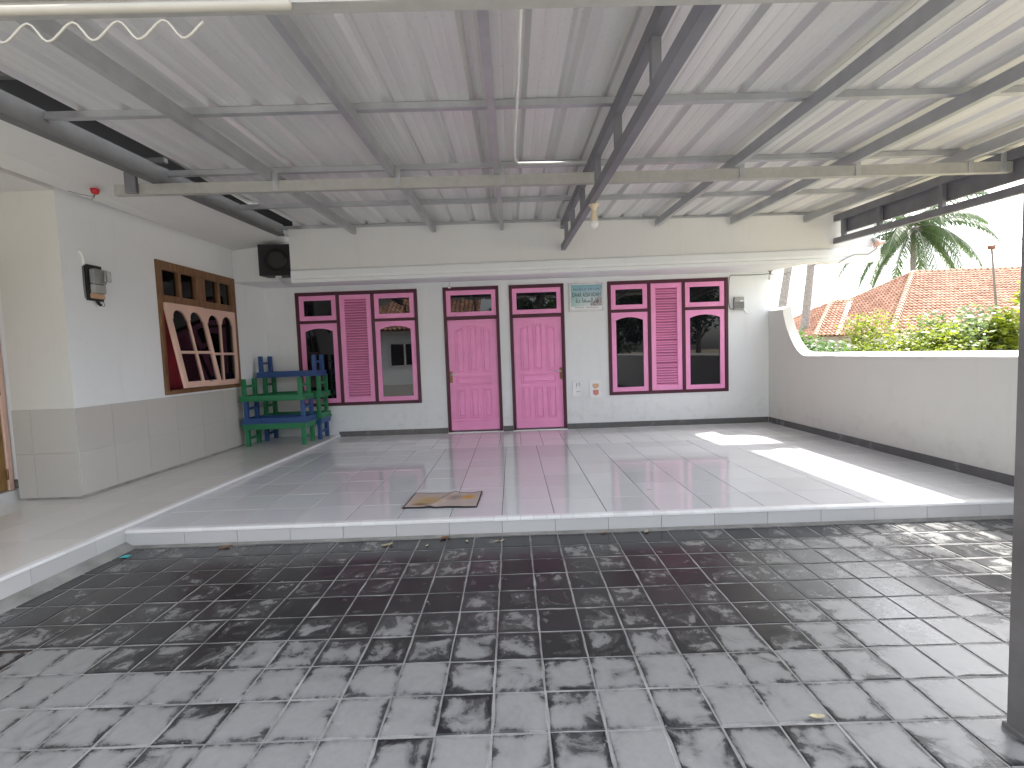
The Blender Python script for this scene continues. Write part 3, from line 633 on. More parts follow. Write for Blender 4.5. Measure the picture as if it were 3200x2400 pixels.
for x in RX: cchannel(x-.024, x+.024, Y0, Y1, 0, .09, 'rafter', 'steel', open_side=1 if x > 2 else -1)
rbox(-1.385, -1.305, Y0, Y1, 0, .15, 'rafter', 'steel_matt'); rbox(-1.3045, -1.294, Y0, Y1, .002, .03, 'rafter_lip', 'steel_matt')
for yp in (-1.42, -.24, .89, 2.01, 3.08):
    vs = []; prf = [(-.022, 0), (.022, 0), (.022, .004), (.014, .006), (.012, .048), (-.012, .048), (-.014, .006), (-.022, .004)]
    for x in (-1.34, 6.38):
        for a, h in prf: vs.append((x, yp+a, zr(x, yp)+.092+h))
    n = len(prf); MB().add(vs, [tuple(range(n))[::-1], tuple(range(n, 2*n))]+[(i, (i+1) % n, n+(i+1) % n, n+i) for i in range(n)]).build('purlin', 'steel', car)
# corrugated sheets, three ribs each
PIT = .2885; XS = -1.085
def sheet_profile(x0, ribs):
    pts = []
    for k in range(ribs):
        b = x0+PIT*k; pts += [(b, .0), (b+.032, .030), (b+.056, .030), (b+.088, 0), (b+.140, 0), (b+.145, .0016), (b+.155, .0016), (b+.160, 0), (b+.210, 0), (b+.215, .0016), (b+.225, .0016), (b+.230, 0)]
    pts += [(x0+PIT*ribs, 0), (x0+PIT*ribs+.026, .0245)]; return pts
k = 0; x = XS
while x < 6.15:
    ribs = 3 if x < 5.6 else 2; pr = sheet_profile(x, ribs); ny = 9; vs = []; n = len(pr); ph = rs.random()*6
    for j in range(ny):
        y = -2.16+(3.232+2.16)*j/(ny-1)
        for (px_, h) in pr: vs.append((px_, y, zr(px_, y)+.1415+h+.0025*math.sin(j*1.7+ph)+.0015*math.sin(px_*9+j)+.0022*(k % 2)))
    fs = [(j*n+i, j*n+i+1, (j+1)*n+i+1, (j+1)*n+i) for j in range(ny-1) for i in range(n-1)]
    o = MB().add(vs, fs).build('roof_sheet', 'zinc', car); md = o.modifiers.new('thick', 'SOLIDIFY'); md.thickness = .0012; md.offset = 1
    x += PIT*ribs; k += 1
MB().hexa([(-1.26, 3.225, 2.9), (6.42, 3.225, 2.9), (6.42, 3.245, 2.9), (-1.26, 3.245, 2.9)], [(-1.26, 3.225, 3.50), (6.42, 3.225, 3.42), (6.42, 3.245, 3.42), (-1.26, 3.245, 3.50)]).build('rib_light_stop', 'zinc', car)  # unseen strip added to stop light leaking in at the rib ends
# lattice trusses: upper chord at rafter level, lower chord below it, short posts between
def truss(x, zl0, zl1, ys_, label, x2=None):
    tr_ = bpy.data.objects.new('truss', None); COL.objects.link(tr_); tr_.parent = car; tr_['label'] = label; wd = .055
    cchannel(x-wd/2, x+wd/2, Y0, Y1, 0, .085, 'upper_chord', 'steel_dark', tr_)
    zl = lambda y: zl0+(zl1-zl0)*(y-Y0)/(Y1-Y0)
    prf = [(-wd/2, 0), (wd/2, 0), (wd/2, .075), (-wd/2, .075)]; vs = [(x+a, y, zl(y)+h) for y in (Y0+.1, Y1) for a, h in prf]
    MB().add(vs, [(0, 1, 2, 3), (7, 6, 5, 4)]+[(i, 4+i, 4+(i+1) % 4, (i+1) % 4) for i in range(4)]).build('lower_chord', 'steel_dark', tr_)
    for y in ys_: MB().box(x-wd/2+.004, x+wd/2-.004, y, y+.045, zl(y)+.073, zr(x, y)+.004).build('strut', 'steel_dark', tr_)
    return tr_
truss(2.478, 2.535, 2.745, (-1.80, -1.12, -.31, .42, 1.24, 1.98, 2.62), 'dark double truss carrying the bulb holder')
tr_ = truss(6.175, 2.455, 2.700, (-1.7, -.6, .55, 1.42, 2.24, 2.85), 'dark double truss along the right edge')
zm = lambda y: 2.828+.045*(y-3.05)
MB().hexa([(6.205, Y0, zm(Y0)), (6.245, Y0, zm(Y0)), (6.245, Y1-.06, zm(Y1-.06)), (6.205, Y1-.06, zm(Y1-.06))], [(6.205, Y0, zr(6.2, Y0)+.06), (6.245, Y0, zr(6.2, Y0)+.06), (6.245, Y1-.06, zr(6.2, Y1)+.03), (6.205, Y1-.06, zr(6.2, Y1)+.03)]).build('middle_chord', 'steel_dark', tr_)
# cross beam under the rafters and its cleats
zb = lambda x: zr(x, .80)-.006
MB().hexa([(-1.72, .775, zb(-1.72)-.092), (6.19, .775, zb(6.19)-.092), (6.19, .825, zb(6.19)-.092), (-1.72, .825, zb(-1.72)-.092)], [(-1.72, .775, zb(-1.72)), (6.19, .775, zb(6.19)), (6.19, .825, zb(6.19)), (-1.72, .825, zb(-1.72))]).build('cross_beam', 'steel_cream', car)
for x in [q+.05 for q in RX]+[6.10]: MB().bbox(x-.022, x+.022, .766, .7745, zb(x)-.088, zb(x)+.07, .001).build('cleat', 'steel', car)
MB().bbox(-1.60, -1.50, .74, .774, zb(-1.6)-.085, 3.066, .003).build('hanger', 'steel_dark', car)
# front beam on its post
zf = lambda x: 2.452-.0135*(x-1.1)
MB().hexa([(-2.9, -1.975, zf(-2.9)), (6.25, -1.975, zf(6.25)), (6.25, -1.925, zf(6.25)), (-2.9, -1.925, zf(-2.9))], [(-2.9, -1.975, zf(-2.9)+.12), (6.25, -1.975, zf(6.25)+.12), (6.25, -1.925, zf(6.25)+.12), (-2.9, -1.925, zf(-2.9)+.12)]).build('front_beam', 'steel_cream', car)
MB().hexa([(-2.9, -1.993, zf(-2.9)+.02), (6.25, -1.993, zf(6.25)+.02), (6.25, -1.9755, zf(6.25)+.02), (-2.9, -1.9755, zf(-2.9)+.02)], [(-2.9, -1.993, zf(-2.9)+.10), (6.25, -1.993, zf(6.25)+.10), (6.25, -1.9755, zf(6.25)+.10), (-2.9, -1.9755, zf(-2.9)+.10)]).build('front_beam_web', 'steel_cream', car)
for x in RX+[-1.24]: MB().box(x-.02, x+.02, -1.97, -1.93, zf(x)+.121, zr(x, -1.95)+.003).build('short_post', 'steel', car)
MB().bbox(3.405, 3.495, -1.995, -1.915, 0.0, zf(3.45)-.001, .006).build('post', 'steel_post', car)
MB().bbox(3.398, 3.502, -2.003, -1.907, -.003, .02, .004).build('base_plate', 'steel_post', car)
# ---- things fixed to it
tag(MB().tube([(-2.6, -2.008, zf(-2.6)-.022), (1.108, -2.008, zf(1.1)-.031)], .013, 12).build('conduit_pipe', 'cord_cream', None, True), 'thick cream conduit pipe under the front beam, top left', 'pipe')
pts = []
for k in range(0, 181):
    x = -1.60+2.44*k/180; ph = (x-.305)/.1367*2*math.pi; pts.append((x, -2.0, 2.374+.0265*math.cos(ph)+.003*math.sin(ph*2)-.010*(x-.3)))
tag(MB().tube(pts, .0036, 6).build('wavy_cord', 'cord_cream', None, True), 'white zigzag cord hanging under the conduit pipe, top left', 'cord')
cz = lambda x, y: zr(x, y)+.118
tag(MB().tube([(1.835, -2.0, cz(1.83, -2.0)), (1.828, -.76, cz(1.83, -.76)-.004), (1.823, -.3, cz(1.83, -.3)-.03), (1.81, .37, cz(1.8, .37)-.012), (1.822, .74, cz(1.8, .74)-.02), (1.85, .80, cz(1.83, .8)-.022), (2.46, .806, cz(2.46, .8)-.028)], .0095, 10).build('conduit_pipe', 'pvc', None, True), 'thin white conduit along the roof sheets to the middle truss', 'pipe')
lb = thing('bulb_lamp', 'round white bulb in a cream holder hanging from the middle truss', 'lamp', (2.50, .78, 2.62)); zt = 2.655-2.62
MB().lathe([(.044, zt), (.046, zt-.006), (.040, zt-.016), (.028, zt-.026), (.024, zt-.048), (.021, zt-.058)], (0, 0, 0), 24).build('ceiling_rose', 'cream_plastic', lb, True)
MB().lathe([(.020, zt-.0575), (.021, zt-.075), (.022, zt-.095), (.027, zt-.122), (.030, zt-.134)], (0, 0, 0), 24).build('holder', 'cream_plastic', lb, True)
MB().lathe([(.026, zt-.1335), (.034, zt-.148), (.0385, zt-.164), (.0385, zt-.176), (.033, zt-.192), (.02, zt-.205), (.004, zt-.209)], (0, 0, 0), 28).build('bulb', 'bulb_glass', lb, True)

# ================================================================== loudspeaker at the canopy end
sp_ = thing('loudspeaker', 'black square loudspeaker on a bracket at the canopy end', 'speaker', (-1.50, 3.18, 2.57))
MB().prism([(-.235, -.0), (.235, -.0), (.19, .20), (-.19, .20)], 2, .0, .43).build('cabinet', 'black', sp_)
MB().bbox(-.222, .222, -.012, -.0005, .012, .418, .004).build('grille', 'dark_cloth', sp_)
MB().lathe([(.150, -.020), (.158, -.016), (.158, -.0125)], (.01, 0, .215), 36, 1).build('cone_ring', 'rubber', sp_, True)
MB().lathe([(.02, -.026), (.10, -.0215), (.140, -.0205)], (.01, 0, .215), 36, 1).build('cone', 'black', sp_, True)
MB().bbox(-.03, .05, .02, .05, -.028, -.001, .002).build('bracket', 'alu', sp_); MB().bar((.01, .035, -.028), (.03, .20, -.10), .03, .012).build('bracket_arm', 'alu', sp_)
sp_.rotation_euler = (0, 0, R_(6))

# ================================================================== stacked low tables
def make_table(mat, inv):
    L_, W_, H_ = .93, .385, .322; parts = []; 
    def p(name, mb, m_): parts.append((name, mb, m_))
    for k in range(2):
        w0 = -W_/2+W_/2*k; p('top_board', MB().bbox(-L_/2, L_/2, w0+.001, w0+W_/2-.001, H_-.018, H_, .002), 'wood_raw' if inv else mat)
    for (nm, b) in (('apron', (-L_/2+.012, L_/2-.012, -W_/2+.008, -W_/2+.028)), ('apron', (-L_/2+.012, L_/2-.012, W_/2-.028, W_/2-.008))): p(nm, MB().bbox(b[0], b[1], b[2], b[3], H_-.082, H_-.0185, .002), mat)
    for s_ in (-1, 1): p('apron', MB().bbox(s_*(L_/2-.022)-.01, s_*(L_/2-.022)+.01, -W_/2+.029, W_/2-.029, H_-.08, H_-.0185, .002), mat)
    for sx_ in (-1, 1):
        for sy in (-1, 1):
            cx, cy = sx_*(L_/2-.061), sy*(W_/2-.055); p('leg', MB().bbox(cx-.026, cx+.026, cy-.026, cy+.026, 0, H_-.019, .003), mat)
        p('stretcher', MB().bbox(sx_*(L_/2-.061)-.010, sx_*(L_/2-.061)+.010, -W_/2+.0815, W_/2-.0815, .09, .125, .002), mat)
    for s_ in (-1, 1):
        p('painted_edge', MB().bbox(-L_/2-.002, L_/2+.002, s_*(W_/2+.0016)-.0013, s_*(W_/2+.0016)+.0013, H_-.019, H_, .0006), mat)
        p('painted_edge', MB().bbox(s_*(L_/2+.0016)-.0013, s_*(L_/2+.0016)+.0013, -W_/2, W_/2, H_-.019, H_, .0006), mat)
    return parts
def put_table(x, y, z, mat, inv, rz, label):
    t_ = thing('low_table', label, 'table', (x, y, z), 'low wooden tables stacked in the corner', rz)
    for nm, mb, m_ in make_table(mat, inv):
        if inv: mb.v = [(a, -b, .322-c) for a, b, c in mb.v]
        o = mb.build(nm, m_, t_)
    return t_
fx_, fy, rx_, ry = -1.70, 3.397, -1.63, 3.798
put_table(fx_, fy, H2+.001, 'green_paint', False, R_(-.6), 'green low table standing upright at the bottom of the front stack')
put_table(fx_+.004, fy, H2+.3235, 'blue_paint', True, R_(.4), 'blue low table upside down in the middle of the front stack')
put_table(fx_-.012, fy-.004, H2+.646, 'green_paint', True, R_(-.8), 'green low table upside down on top of the front stack')
put_table(rx_-.01, ry, H2+.001, 'blue_paint', False, R_(.3), 'blue low table standing upright under the rear stack')
put_table(rx_, ry, H2+.3235, 'green_paint', True, R_(-.5), 'lower green upside down table of the rear stack')
put_table(rx_+.012, ry+.002, H2+.646, 'green_paint', True, R_(.5), 'upper green upside down table of the rear stack, under the blue one')
put_table(rx_-.03, ry-.004, H2+.9685, 'blue_paint', True, R_(-.3), 'blue low table upside down at the very top of the rear stack')

# ================================================================== things on the wall
def text_mesh(body, name, width, height, bold=0.):
    cu = bpy.data.curves.new('t', 'FONT'); cu.body = body; cu.align_x = 'CENTER'; cu.align_y = 'CENTER'; cu.offset = bold; cu.extrude = 0.; cu.resolution_u = 4
    ob = bpy.data.objects.new('t', cu); COL.objects.link(ob); dg = bpy.context.evaluated_depsgraph_get(); me = bpy.data.meshes.new_from_object(ob.evaluated_get(dg))
    bpy.data.objects.remove(ob); bpy.data.curves.remove(cu); me.name = name
    if not me.vertices: return me
    xs_ = [v.co.x for v in me.vertices]; ys_ = [v.co.y for v in me.vertices]; w_, h_ = max(xs_)-min(xs_), max(ys_)-min(ys_); cx, cy = (max(xs_)+min(xs_))/2, (max(ys_)+min(ys_))/2
    for v in me.vertices: v.co = ((v.co.x-cx)*width/w_, 0, (v.co.y-cy)*height/h_)
    return me
sg = thing('sign_board', 'framed teal sign board with Latin and Arabic lettering beside the right door', 'sign', (2.932, YW-.03, 2.213)); SW, SH = .548, .44
mb = MB(); fr_ = .030
mb.bbox(-SW/2, -SW/2+fr_, 0, .028, -SH/2, SH/2, .004); mb.bbox(SW/2-fr_, SW/2, 0, .028, -SH/2, SH/2, .004); mb.bbox(-SW/2+fr_, SW/2-fr_, .0006, .028, SH/2-fr_, SH/2, .004); mb.bbox(-SW/2+fr_, SW/2-fr_, .0006, .028, -SH/2, -SH/2+fr_, .004); mb.build('frame', 'alu', sg)
MB().box(-SW/2+fr_, SW/2-fr_, .010, .026, -SH/2+fr_, SH/2-fr_).build('print', 'sign_print', sg)
MB().box(-SW/2+fr_+.002, SW/2-fr_-.002, .0088, .0098, -SH/2+fr_+.002, -SH/2+fr_+.046).build('white_band', 'paper', sg)
MB().prism([(.06, -.135), (.235, -.135), (.235, -.005), (.20, .01), (.16, -.01), (.14, -.06), (.10, -.075), (.06, -.09)], 1, .0092, .0098).build('photo_patch', 'sign_photo', sg)
for body, wd, ht, x, z, mt, bd in (("MAJELIS TA`LIM", .405, .044, .0, .118, 'ink_navy', 0.), ("DAAR ASSA'ADAH", .44, .066, .0, .040, 'ink_black', .007), ("\uFE93\uFEA9 \uFE8E\uFECC\uFEB4\uFEDF\uFE8D\uFEAD\uFE8D\uFEA9", .36, .095, .01, -.055, 'ink_black', .006), ("Blok Senen - Desa Rembang", .36, .024, .0, -.161, 'ink_black', .004)):
    me = text_mesh(body, 'lettering', wd, ht, bd); o = link('lettering', me, mt, sg, loc=(x, .0082, z))
for s_ in (-.16, .16): MB().lathe([(.006, -.002), (.006, .004)], (s_, .0, SH/2+.010), 8, 1).build('nail', 'steel_dark', sg)
def ell(cx, cz, rx, rz_, n=22, rot=0.): return [(cx+rx*math.cos(t_)*math.cos(rot)-rz_*math.sin(t_)*math.sin(rot), cz+rx*math.cos(t_)*math.sin(rot)+rz_*math.sin(t_)*math.cos(rot)) for t_ in [2*math.pi*k/n for k in range(n)]]
def curled(w_, h_, amp):
    vs = []; nx, nz = 6, 8
    for j in range(nz+1):
        for i in range(nx+1):
            u, v = i/nx, j/nz; vs.append(((u-.5)*w_*(1-.16*v*(1 if amp > .01 else 0)), -.0015-amp*(abs(u-.5)*2)**3*(1-v*.4), (v-.5)*h_))
    fs = [(j*(nx+1)+i, j*(nx+1)+i+1, (j+1)*(nx+1)+i+1, (j+1)*(nx+1)+i) for j in range(nz) for i in range(nx)]
    return MB().add(vs, fs)
pa = thing('paper_print', 'faded white paper with two grey hands taped beside the right door', 'paper', (2.765, YW-.0015, .785), 'papers taped to the wall')
curled(.185, .25, .014).build('sheet', 'paper', pa, True)
for (cx, cz_, rx2, rz2, rot) in ((-.026, .045, .016, .042, .28), (.028, .05, .016, .042, -.25)): MB().prism(ell(cx, cz_, rx2, rz2, 20, -rot), 1, -.0022, -.0018).build('printed_hand', 'grey_ink', pa)
MB().prism(ell(.0, -.055, .045, .008, 20), 1, -.0022, -.0018).build('printed_mark', 'grey_ink', pa)
pb = thing('paper_print', 'white paper with a handshake picture taped left of the right window', 'paper', (3.045, YW-.0015, .765), 'papers taped to the wall')
curled(.185, .27, .006).build('sheet', 'paper', pb, True)
MB().prism([(-.088, .035), (-.075, .095), (-.04, .08), (-.05, .032)], 1, -.0023, -.0019).build('printed_cuff', 'purple_ink', pb); MB().prism([(.086, .045), (.07, .095), (.042, .075), (.05, .028)], 1, -.0023, -.0019).build('printed_cuff', 'ochre_ink', pb)
MB().prism([(-.05, .075), (-.02, .082), (.01, .084), (.042, .078), (.05, .035), (.03, .018), (.01, .004), (-.02, .004), (-.04, .02), (-.05, .04)], 1, -.0029, -.0024).build('printed_hand', 'skin_ink', pb)
MB().prism([(-.058, -.05), (-.05, -.022), (-.02, -.014), (.0, -.018), (.02, -.012), (.05, -.02), (.06, -.05), (.05, -.085), (.02, -.096), (.005, -.108), (-.02, -.094), (-.05, -.085)], 1, -.0023, -.0019).build('printed_hand', 'pink_ink', pb)
# meter on the left house wall
mt_ = thing('electricity_meter', 'grimy electricity meter on a dark board on the left house wall', 'meter', (0, 0, 0))
mp = A+d*.30; MM = Matrix(((d.x, -nrm.x, 0, mp.x), (d.y, -nrm.y, 0, mp.y), (0, 0, 1, 2.19), (0, 0, 0, 1)))
mt_.matrix_world = MM
MB().bbox(-.085, .085, -.025, -.0005, -.175, .165, .003).build('board', 'black', mt_); MB().bbox(-.066, .070, -.085, -.0255, -.02, .125, .012).build('glass_cover', 'clear_plastic', mt_); MB().bbox(-.058, .062, -.068, -.026, -.015, .118, .008).build('meter_body', 'meter_grey', mt_)
MB().bbox(.025, .095, -.11, -.0855, .01, .115, .006).build('side_box', 'clear_plastic', mt_); MB().bbox(-.06, .066, -.075, -.026, -.105, -.022, .006).build('terminal_cover', 'meter_grey', mt_); MB().bbox(-.068, .072, -.05, -.026, -.155, -.108, .003).build('label_strip', 'meter_label', mt_)
MB().tube([(-.085, -.008, .155), (-.088, -.012, .205), (-.10, -.010, .25), (-.125, -.006, .285)], .013, 8).build('conduit', 'pvc', mt_, True)
MB().tube([(.01, -.02, -.174), (.02, -.025, -.20), (.04, -.03, -.215)], .014, 8).build('cable_gland', 'black', mt_, True); MB().tube([(.05, -.03, -.17), (.075, -.035, -.2), (.07, -.03, -.225), (.05, -.03, -.22)], .003, 6).build('wire_loop', 'cable_grey', mt_, True)
MB().tube([(-.095, -.006, .14), (-.098, -.008, -.05), (-.09, -.006, -.16)], .008, 6).build('earth_cable', 'leaf_mould' if 'leaf_mould' in MATS else 'cable_grey', mt_, True)
# red lamp under the eaves
rl = thing('red_lamp', 'small red lamp holder on the eaves soffit, top left', 'lamp', (-2.02, .93, 2.998))
MB().lathe([(.036, 0), (.034, -.02), (.026, -.042), (.010, -.048)], (0, 0, 0), 18).build('shade', 'red_plastic', rl, True)
MB().tube([(0, 0, -.046), (-.02, -.01, -.07), (-.10, -.03, -.055), (-.19, -.06, -.03)], .0035, 6).build('wire', 'cable_grey', rl, True); MB().tube([(0, 0, -.046), (-.01, -.01, -.08), (-.03, -.015, -.095)], .0035, 6).build('wire', 'cable_grey', rl, True)
# meter with cable right of the right window
mr = thing('electricity_meter', 'small grey electricity meter right of the right window', 'meter', (5.312, YW, 2.03))
MB().bbox(-.078, .078, -.055, -.0005, -.10, .10, .008).build('body', 'meter_grey', mr); MB().bbox(-.066, .070, -.075, -.0555, -.075, .02, .006).build('cover', 'clear_plastic', mr); MB().bbox(.01, .06, -.0585, -.0555, .03, .046, .001).build('label_strip', 'paper', mr)
MB().tube([(.08, -.01, -.09), (.13, -.012, -.145), (.18, -.010, -.15), (.215, -.008, -.12)], .009, 8).build('conduit', 'pvc', mr, True)
tag(MB().tube([(5.25, YW-.02, 1.94), (5.19, YW-.012, 1.95), (5.164, YW-.012, 2.04), (5.166, YW-.012, 2.30), (5.176, YW-.012, 2.44), (5.20, YW-.012, 2.475), (5.45, YW-.012, 2.468), (5.70, YW-.02, 2.468), (5.775, 3.95, 2.47)], .006, 6).build('power_cable', 'cable_grey', None, True), 'black cable looping from the right meter to the corner lamp', 'cable')
cl = thing('corner_lamp', 'small white bulb under the canopy at the right wall corner', 'lamp', (5.775, 3.93, 2.36))
MB().lathe([(.034, .152), (.034, .146), (.016, .136), (.015, .092)], (0, 0, 0), 16).build('ceiling_rose', 'cable_grey', cl, True); MB().lathe([(.015, .0915), (.030, .07), (.035, .04), (.028, .012), (.008, .0)], (0, 0, 0), 20).build('bulb', 'bulb_glass', cl, True)
tag(MB().tube([(5.79, 3.93, 2.455), (5.90, 3.75, 2.43), (5.93, 3.5, 2.45), (5.96, 3.2, 2.455), (6.05, 3.02, 2.43), (6.15, 2.995, 2.41), (6.3, 3.005, 2.50), (6.42, 3.005, 2.545), (6.6, 3.005, 2.54), (6.69, 2.99, 2.60), (6.72, 2.98, 2.70)], .0055, 6).build('lamp_cable', 'cable_grey', None, True), 'loose grey cable along the right end of the canopy', 'cable')
sl = thing('spot_lamp', 'pinkish cone spot lamp on the right end of the canopy', 'lamp', (6.715, 2.99, 2.69))
MB().lathe([(.028, .03), (.03, .012), (.058, -.02), (.078, -.035), (.07, -.036)], (0, 0, 0), 20).build('shade', 'spot_pink', sl, True); MB().bbox(-.02, .02, .0, .06, .02, .09, .004).build('mount', 'meter_grey', sl)
sl.rotation_euler = (R_(-14), R_(-24), 0)
hk = thing('wall_hook', 'small white hook hanging above the left door', 'hook', (.79, YW-.025, 2.452))
MB().lathe([(.004, .030), (.022, .0), (.026, -.012), (.018, -.024), (.004, -.028)], (0, 0, 0), 16).build('knob', 'pvc', hk, True); MB().tube([(0, 0, .03), (0, .004, .075)], .0025, 6).build('wire', 'cable_grey', hk)

# ================================================================== things on the floor
def mat_obj():
    bm = bmesh.new(); nx, ny = 36, 22; W_, H_ = .60, .39; g = []
    for j in range(ny+1):
        for i in range(nx+1):
            u, v = i/nx-.5, j/ny-.5; x, y = u*W_, v*H_
            z = .006+.010*math.exp(-((u+.02-.25*v)/.05)**2)+.006*max(0, noise.noise((x*7, y*7, 3)))+.016*max(0, u-.38)*8*max(0, v+.1)
            g.append((x, y, z))
    fs = [(j*(nx+1)+i, j*(nx+1)+i+1, (j+1)*(nx+1)+i+1, (j+1)*(nx+1)+i) for j in range(ny) for i in range(nx)]
    return g, fs, nx, ny
root = thing('door_mat', 'beige door mat with yellow brown print and black edging on the porch', 'mat', (1.113, .462, H1+.0005), rz=R_(-3))
g, fs, nx, ny = mat_obj(); o = MB().add(g, fs).build('carpet', 'mat_print', root, True); md = o.modifiers.new('t', 'SOLIDIFY'); md.thickness = .005
ring = [g[i] for i in range(nx+1)]+[g[j*(nx+1)+nx] for j in range(1, ny+1)]+[g[ny*(nx+1)+i] for i in range(nx-1, -1, -1)]+[g[j*(nx+1)] for j in range(ny-1, -1, -1)]
MB().tube(ring, .0068, 6, False).build('edging', 'black', root, True)
def leaf(x, y, z, L_, rz, mat, label, curl=.35):
    vs = []; n = 7
    for k in range(n+1):
        u = k/n; wd = L_*.22*math.sin(math.pi*min(1, u*.92+.04))**.8; zz_ = .003+L_*curl*.25*(u-.4)**2*4*.5
        vs += [((u-.5)*L_, -wd, zz_+L_*.07), ((u-.5)*L_, 0, zz_), ((u-.5)*L_, wd, zz_+L_*.06)]
    fs = []
    for k in range(n): fs += [(3*k, 3*k+3, 3*k+4, 3*k+1), (3*k+1, 3*k+4, 3*k+5, 3*k+2)]
    o = MB().add(vs, fs).build('fallen_leaf', mat, None, True, (x, y, z)); o.rotation_euler = (0, 0, rz); return tag(o, label, 'leaf', 'fallen leaves')
for (x, y, z, L_, rz, mat, lab) in ((.774, -.122, 0, .085, .4, 'leaf_pale', 'pale curled leaf on the dark tiles left of the mat'), (1.071, -.153, 0, .035, 1.2, 'leaf_pale', 'tiny pale leaf on the dark tiles below the mat'),
        (1.185, -.02, .0, .10, .75, 'leaf_brown', 'long brown leaf leaning on the step below the mat'), (1.355, -.102, 0, .04, 2., 'leaf_pale', 'small pale leaf between the brown leaf and the pair of leaves'), (1.567, -.121, 0, .05, .2, 'leaf_pale', 'left leaf of the pale pair at the step foot'),
        (1.611, -.113, 0, .045, 1., 'leaf_pale', 'right leaf of the pale pair at the step foot'), (2.372, -.034, 0, .05, .3, 'leaf_brown', 'brown leaf at the step foot right of the middle'), (2.687, -.038, 0, .06, .9, 'leaf_pale', 'pale leaf at the step foot farthest right'),
        (2.794, -1.847, 0, .055, -.1, 'leaf_pale', 'yellowish dry leaf on the pale foreground tiles'), (-.444, -.059, 0, .09, .5, 'leaf_brown', 'brown leaf at the step foot near the left corner'), (2.883, .568, H1, .03, -.4, 'leaf_brown', 'small dark leaf alone on the white porch tiles')):
    leaf(x, y, z, L_, rz, mat, lab)
tag(MB().add([(-.035, -.015, .004), (.03, -.02, .006), (.04, .012, .012), (-.02, .02, .004), (0, 0, .016)], [(0, 1, 4), (1, 2, 4), (2, 3, 4), (3, 0, 4), (3, 2, 1, 0)]).build('plastic_wrapper', 'cyan_plastic', None, False, (-1.10, -.17, .0)), 'crumpled cyan plastic wrapper in the left corner by the step', 'wrapper')

# ================================================================== beyond the boundary wall
CY = CAM.y
def roof_slope(mb, e0, ev, uv_, nv, poly, cw=.23, ch=.30):
    # clay pantiles over polygon given in (s, t); e0 origin at the eave, ev along eave, uv_ up the slope
    def inside(s_, t_):
        c = False; n = len(poly)
        for i in range(n):
            (x1, y1), (x2, y2) = poly[i], poly[(i+1) % n]
            if (y1 > t_) != (y2 > t_) and s_ < (x2-x1)*(t_-y1)/(y2-y1)+x1: c = not c
        return c
    s0, s1 = min(p[0] for p in poly), max(p[0] for p in poly); t0, t1 = min(p[1] for p in poly), max(p[1] for p in poly)
    prof = [(0, .0), (.25, .075), (.5, .09), (.72, .02), (1.0, -.006)]; j = 0; tt = t0
    while tt < t1:
        sc = s0
        while sc < s1:
            if inside(sc+cw/2, tt+ch/2):
                vs = []; jz = rs.gauss(0, .005)
                for k, (a, h) in enumerate(prof):
                    pb_ = e0+ev*(sc+a*cw)+uv_*tt+nv*(h+.045+jz); pt = e0+ev*(sc+a*cw)+uv_*(tt+ch*1.06)+nv*(h-.004+jz); vs += [pb_, pt, pb_-nv*.03]
                mb.add(vs, [(3*k, 3*k+3, 3*k+4, 3*k+1) for k in range(4)]+[(3*k+2, 3*k+5, 3*k+3, 3*k) for k in range(4)])
            sc += cw
        tt += ch
def P(x, dy, z): return Vector((x, dy+CY, z))
nh = thing('neighbour_house', 'house with orange clay tile hip roofs beyond the boundary wall', 'house')
ZE = 1.73; XL = 18.95; XRt = 40.; D0, D1_, DR = 21.5, 33., 27.24; ZR = 5.17; XRI = XL+5.74
def slope(a, b, c, d_=None):   # polygon a-b (eave), c[,d] upper; builds tiles
    a, b, c = Vector(a), Vector(b), Vector(c); ev = (b-a).normalized(); nv = ev.cross((c-a)).normalized()
    if nv.z < 0: nv = -nv
    uv_ = nv.cross(ev).normalized()
    if uv_.z < 0: uv_ = -uv_
    pl = [((q-a).dot(ev), (q-a).dot(uv_)) for q in ([a, b, c]+([Vector(d_)] if d_ is not None else []))]
    roof_slope(MBR, a, ev, uv_, nv, pl); MBU.add([q-nv*.03 for q in ([a, b, c]+([Vector(d_)] if d_ is not None else []))], [tuple(range(3 if d_ is None else 4))])
MBR = MB(); MBU = MB()
F = P(XL, D0, ZE); FR = P(32., D0, ZE); RL = P(XRI, DR, ZR); RR = P(32., DR, ZR); BL = P(XL, D1_, ZE)
slope(F, FR, RR, RL); slope(BL, F, RL)
WF = P(17.7, 25., ZE); WFR = P(19.2, 25., ZE+.0); WRL = P(21.2, 28.96, 3.83); WRR = P(22.6, 28.96, 3.83); WB = P(17.7, 32.9, ZE)
slope(WF, P(18.95, 25., ZE), P(22.45, 28.96, 3.83), WRL); slope(WB, WF, WRL)
stuff(MBR.build('roof_tiles', 'clay_tile', nh, fix=False)); MBU.build('roof_deck', 'clay_tile', nh, fix=False)
def caps(p, q, name='ridge_caps', mat='clay_cap', r=.13):
    p, q = Vector(p), Vector(q); n = int((q-p).length/.34); mb = MB()
    for k in range(n):
        a, b = p.lerp(q, k/n), p.lerp(q, (k+1.12)/n); mb.tube([a+Vector((0, 0, .04)), b+Vector((0, 0, .05))], [r*1.28, r*.80], 8)
    stuff(mb.build(name, mat, nh))
caps(F, RL); caps(RL, RR, r=.11); caps(WF, WRL, r=.11); caps(WRL, WRR, r=.10); caps(BL, RL, r=.09)
MB().bar(P(18.95, 25, ZE+.08), P(22.45, 28.96, 3.93), .34, .03).build('valley_flashing', 'white_flashing', nh)
wall_holes(XL+.5, 32, -1, 1.9, [(21, 22.2, .1, 1.4), (24.5, 25.7, .1, 1.4)], D0+.6+CY, .2).build('wall', 'wall_far', nh)
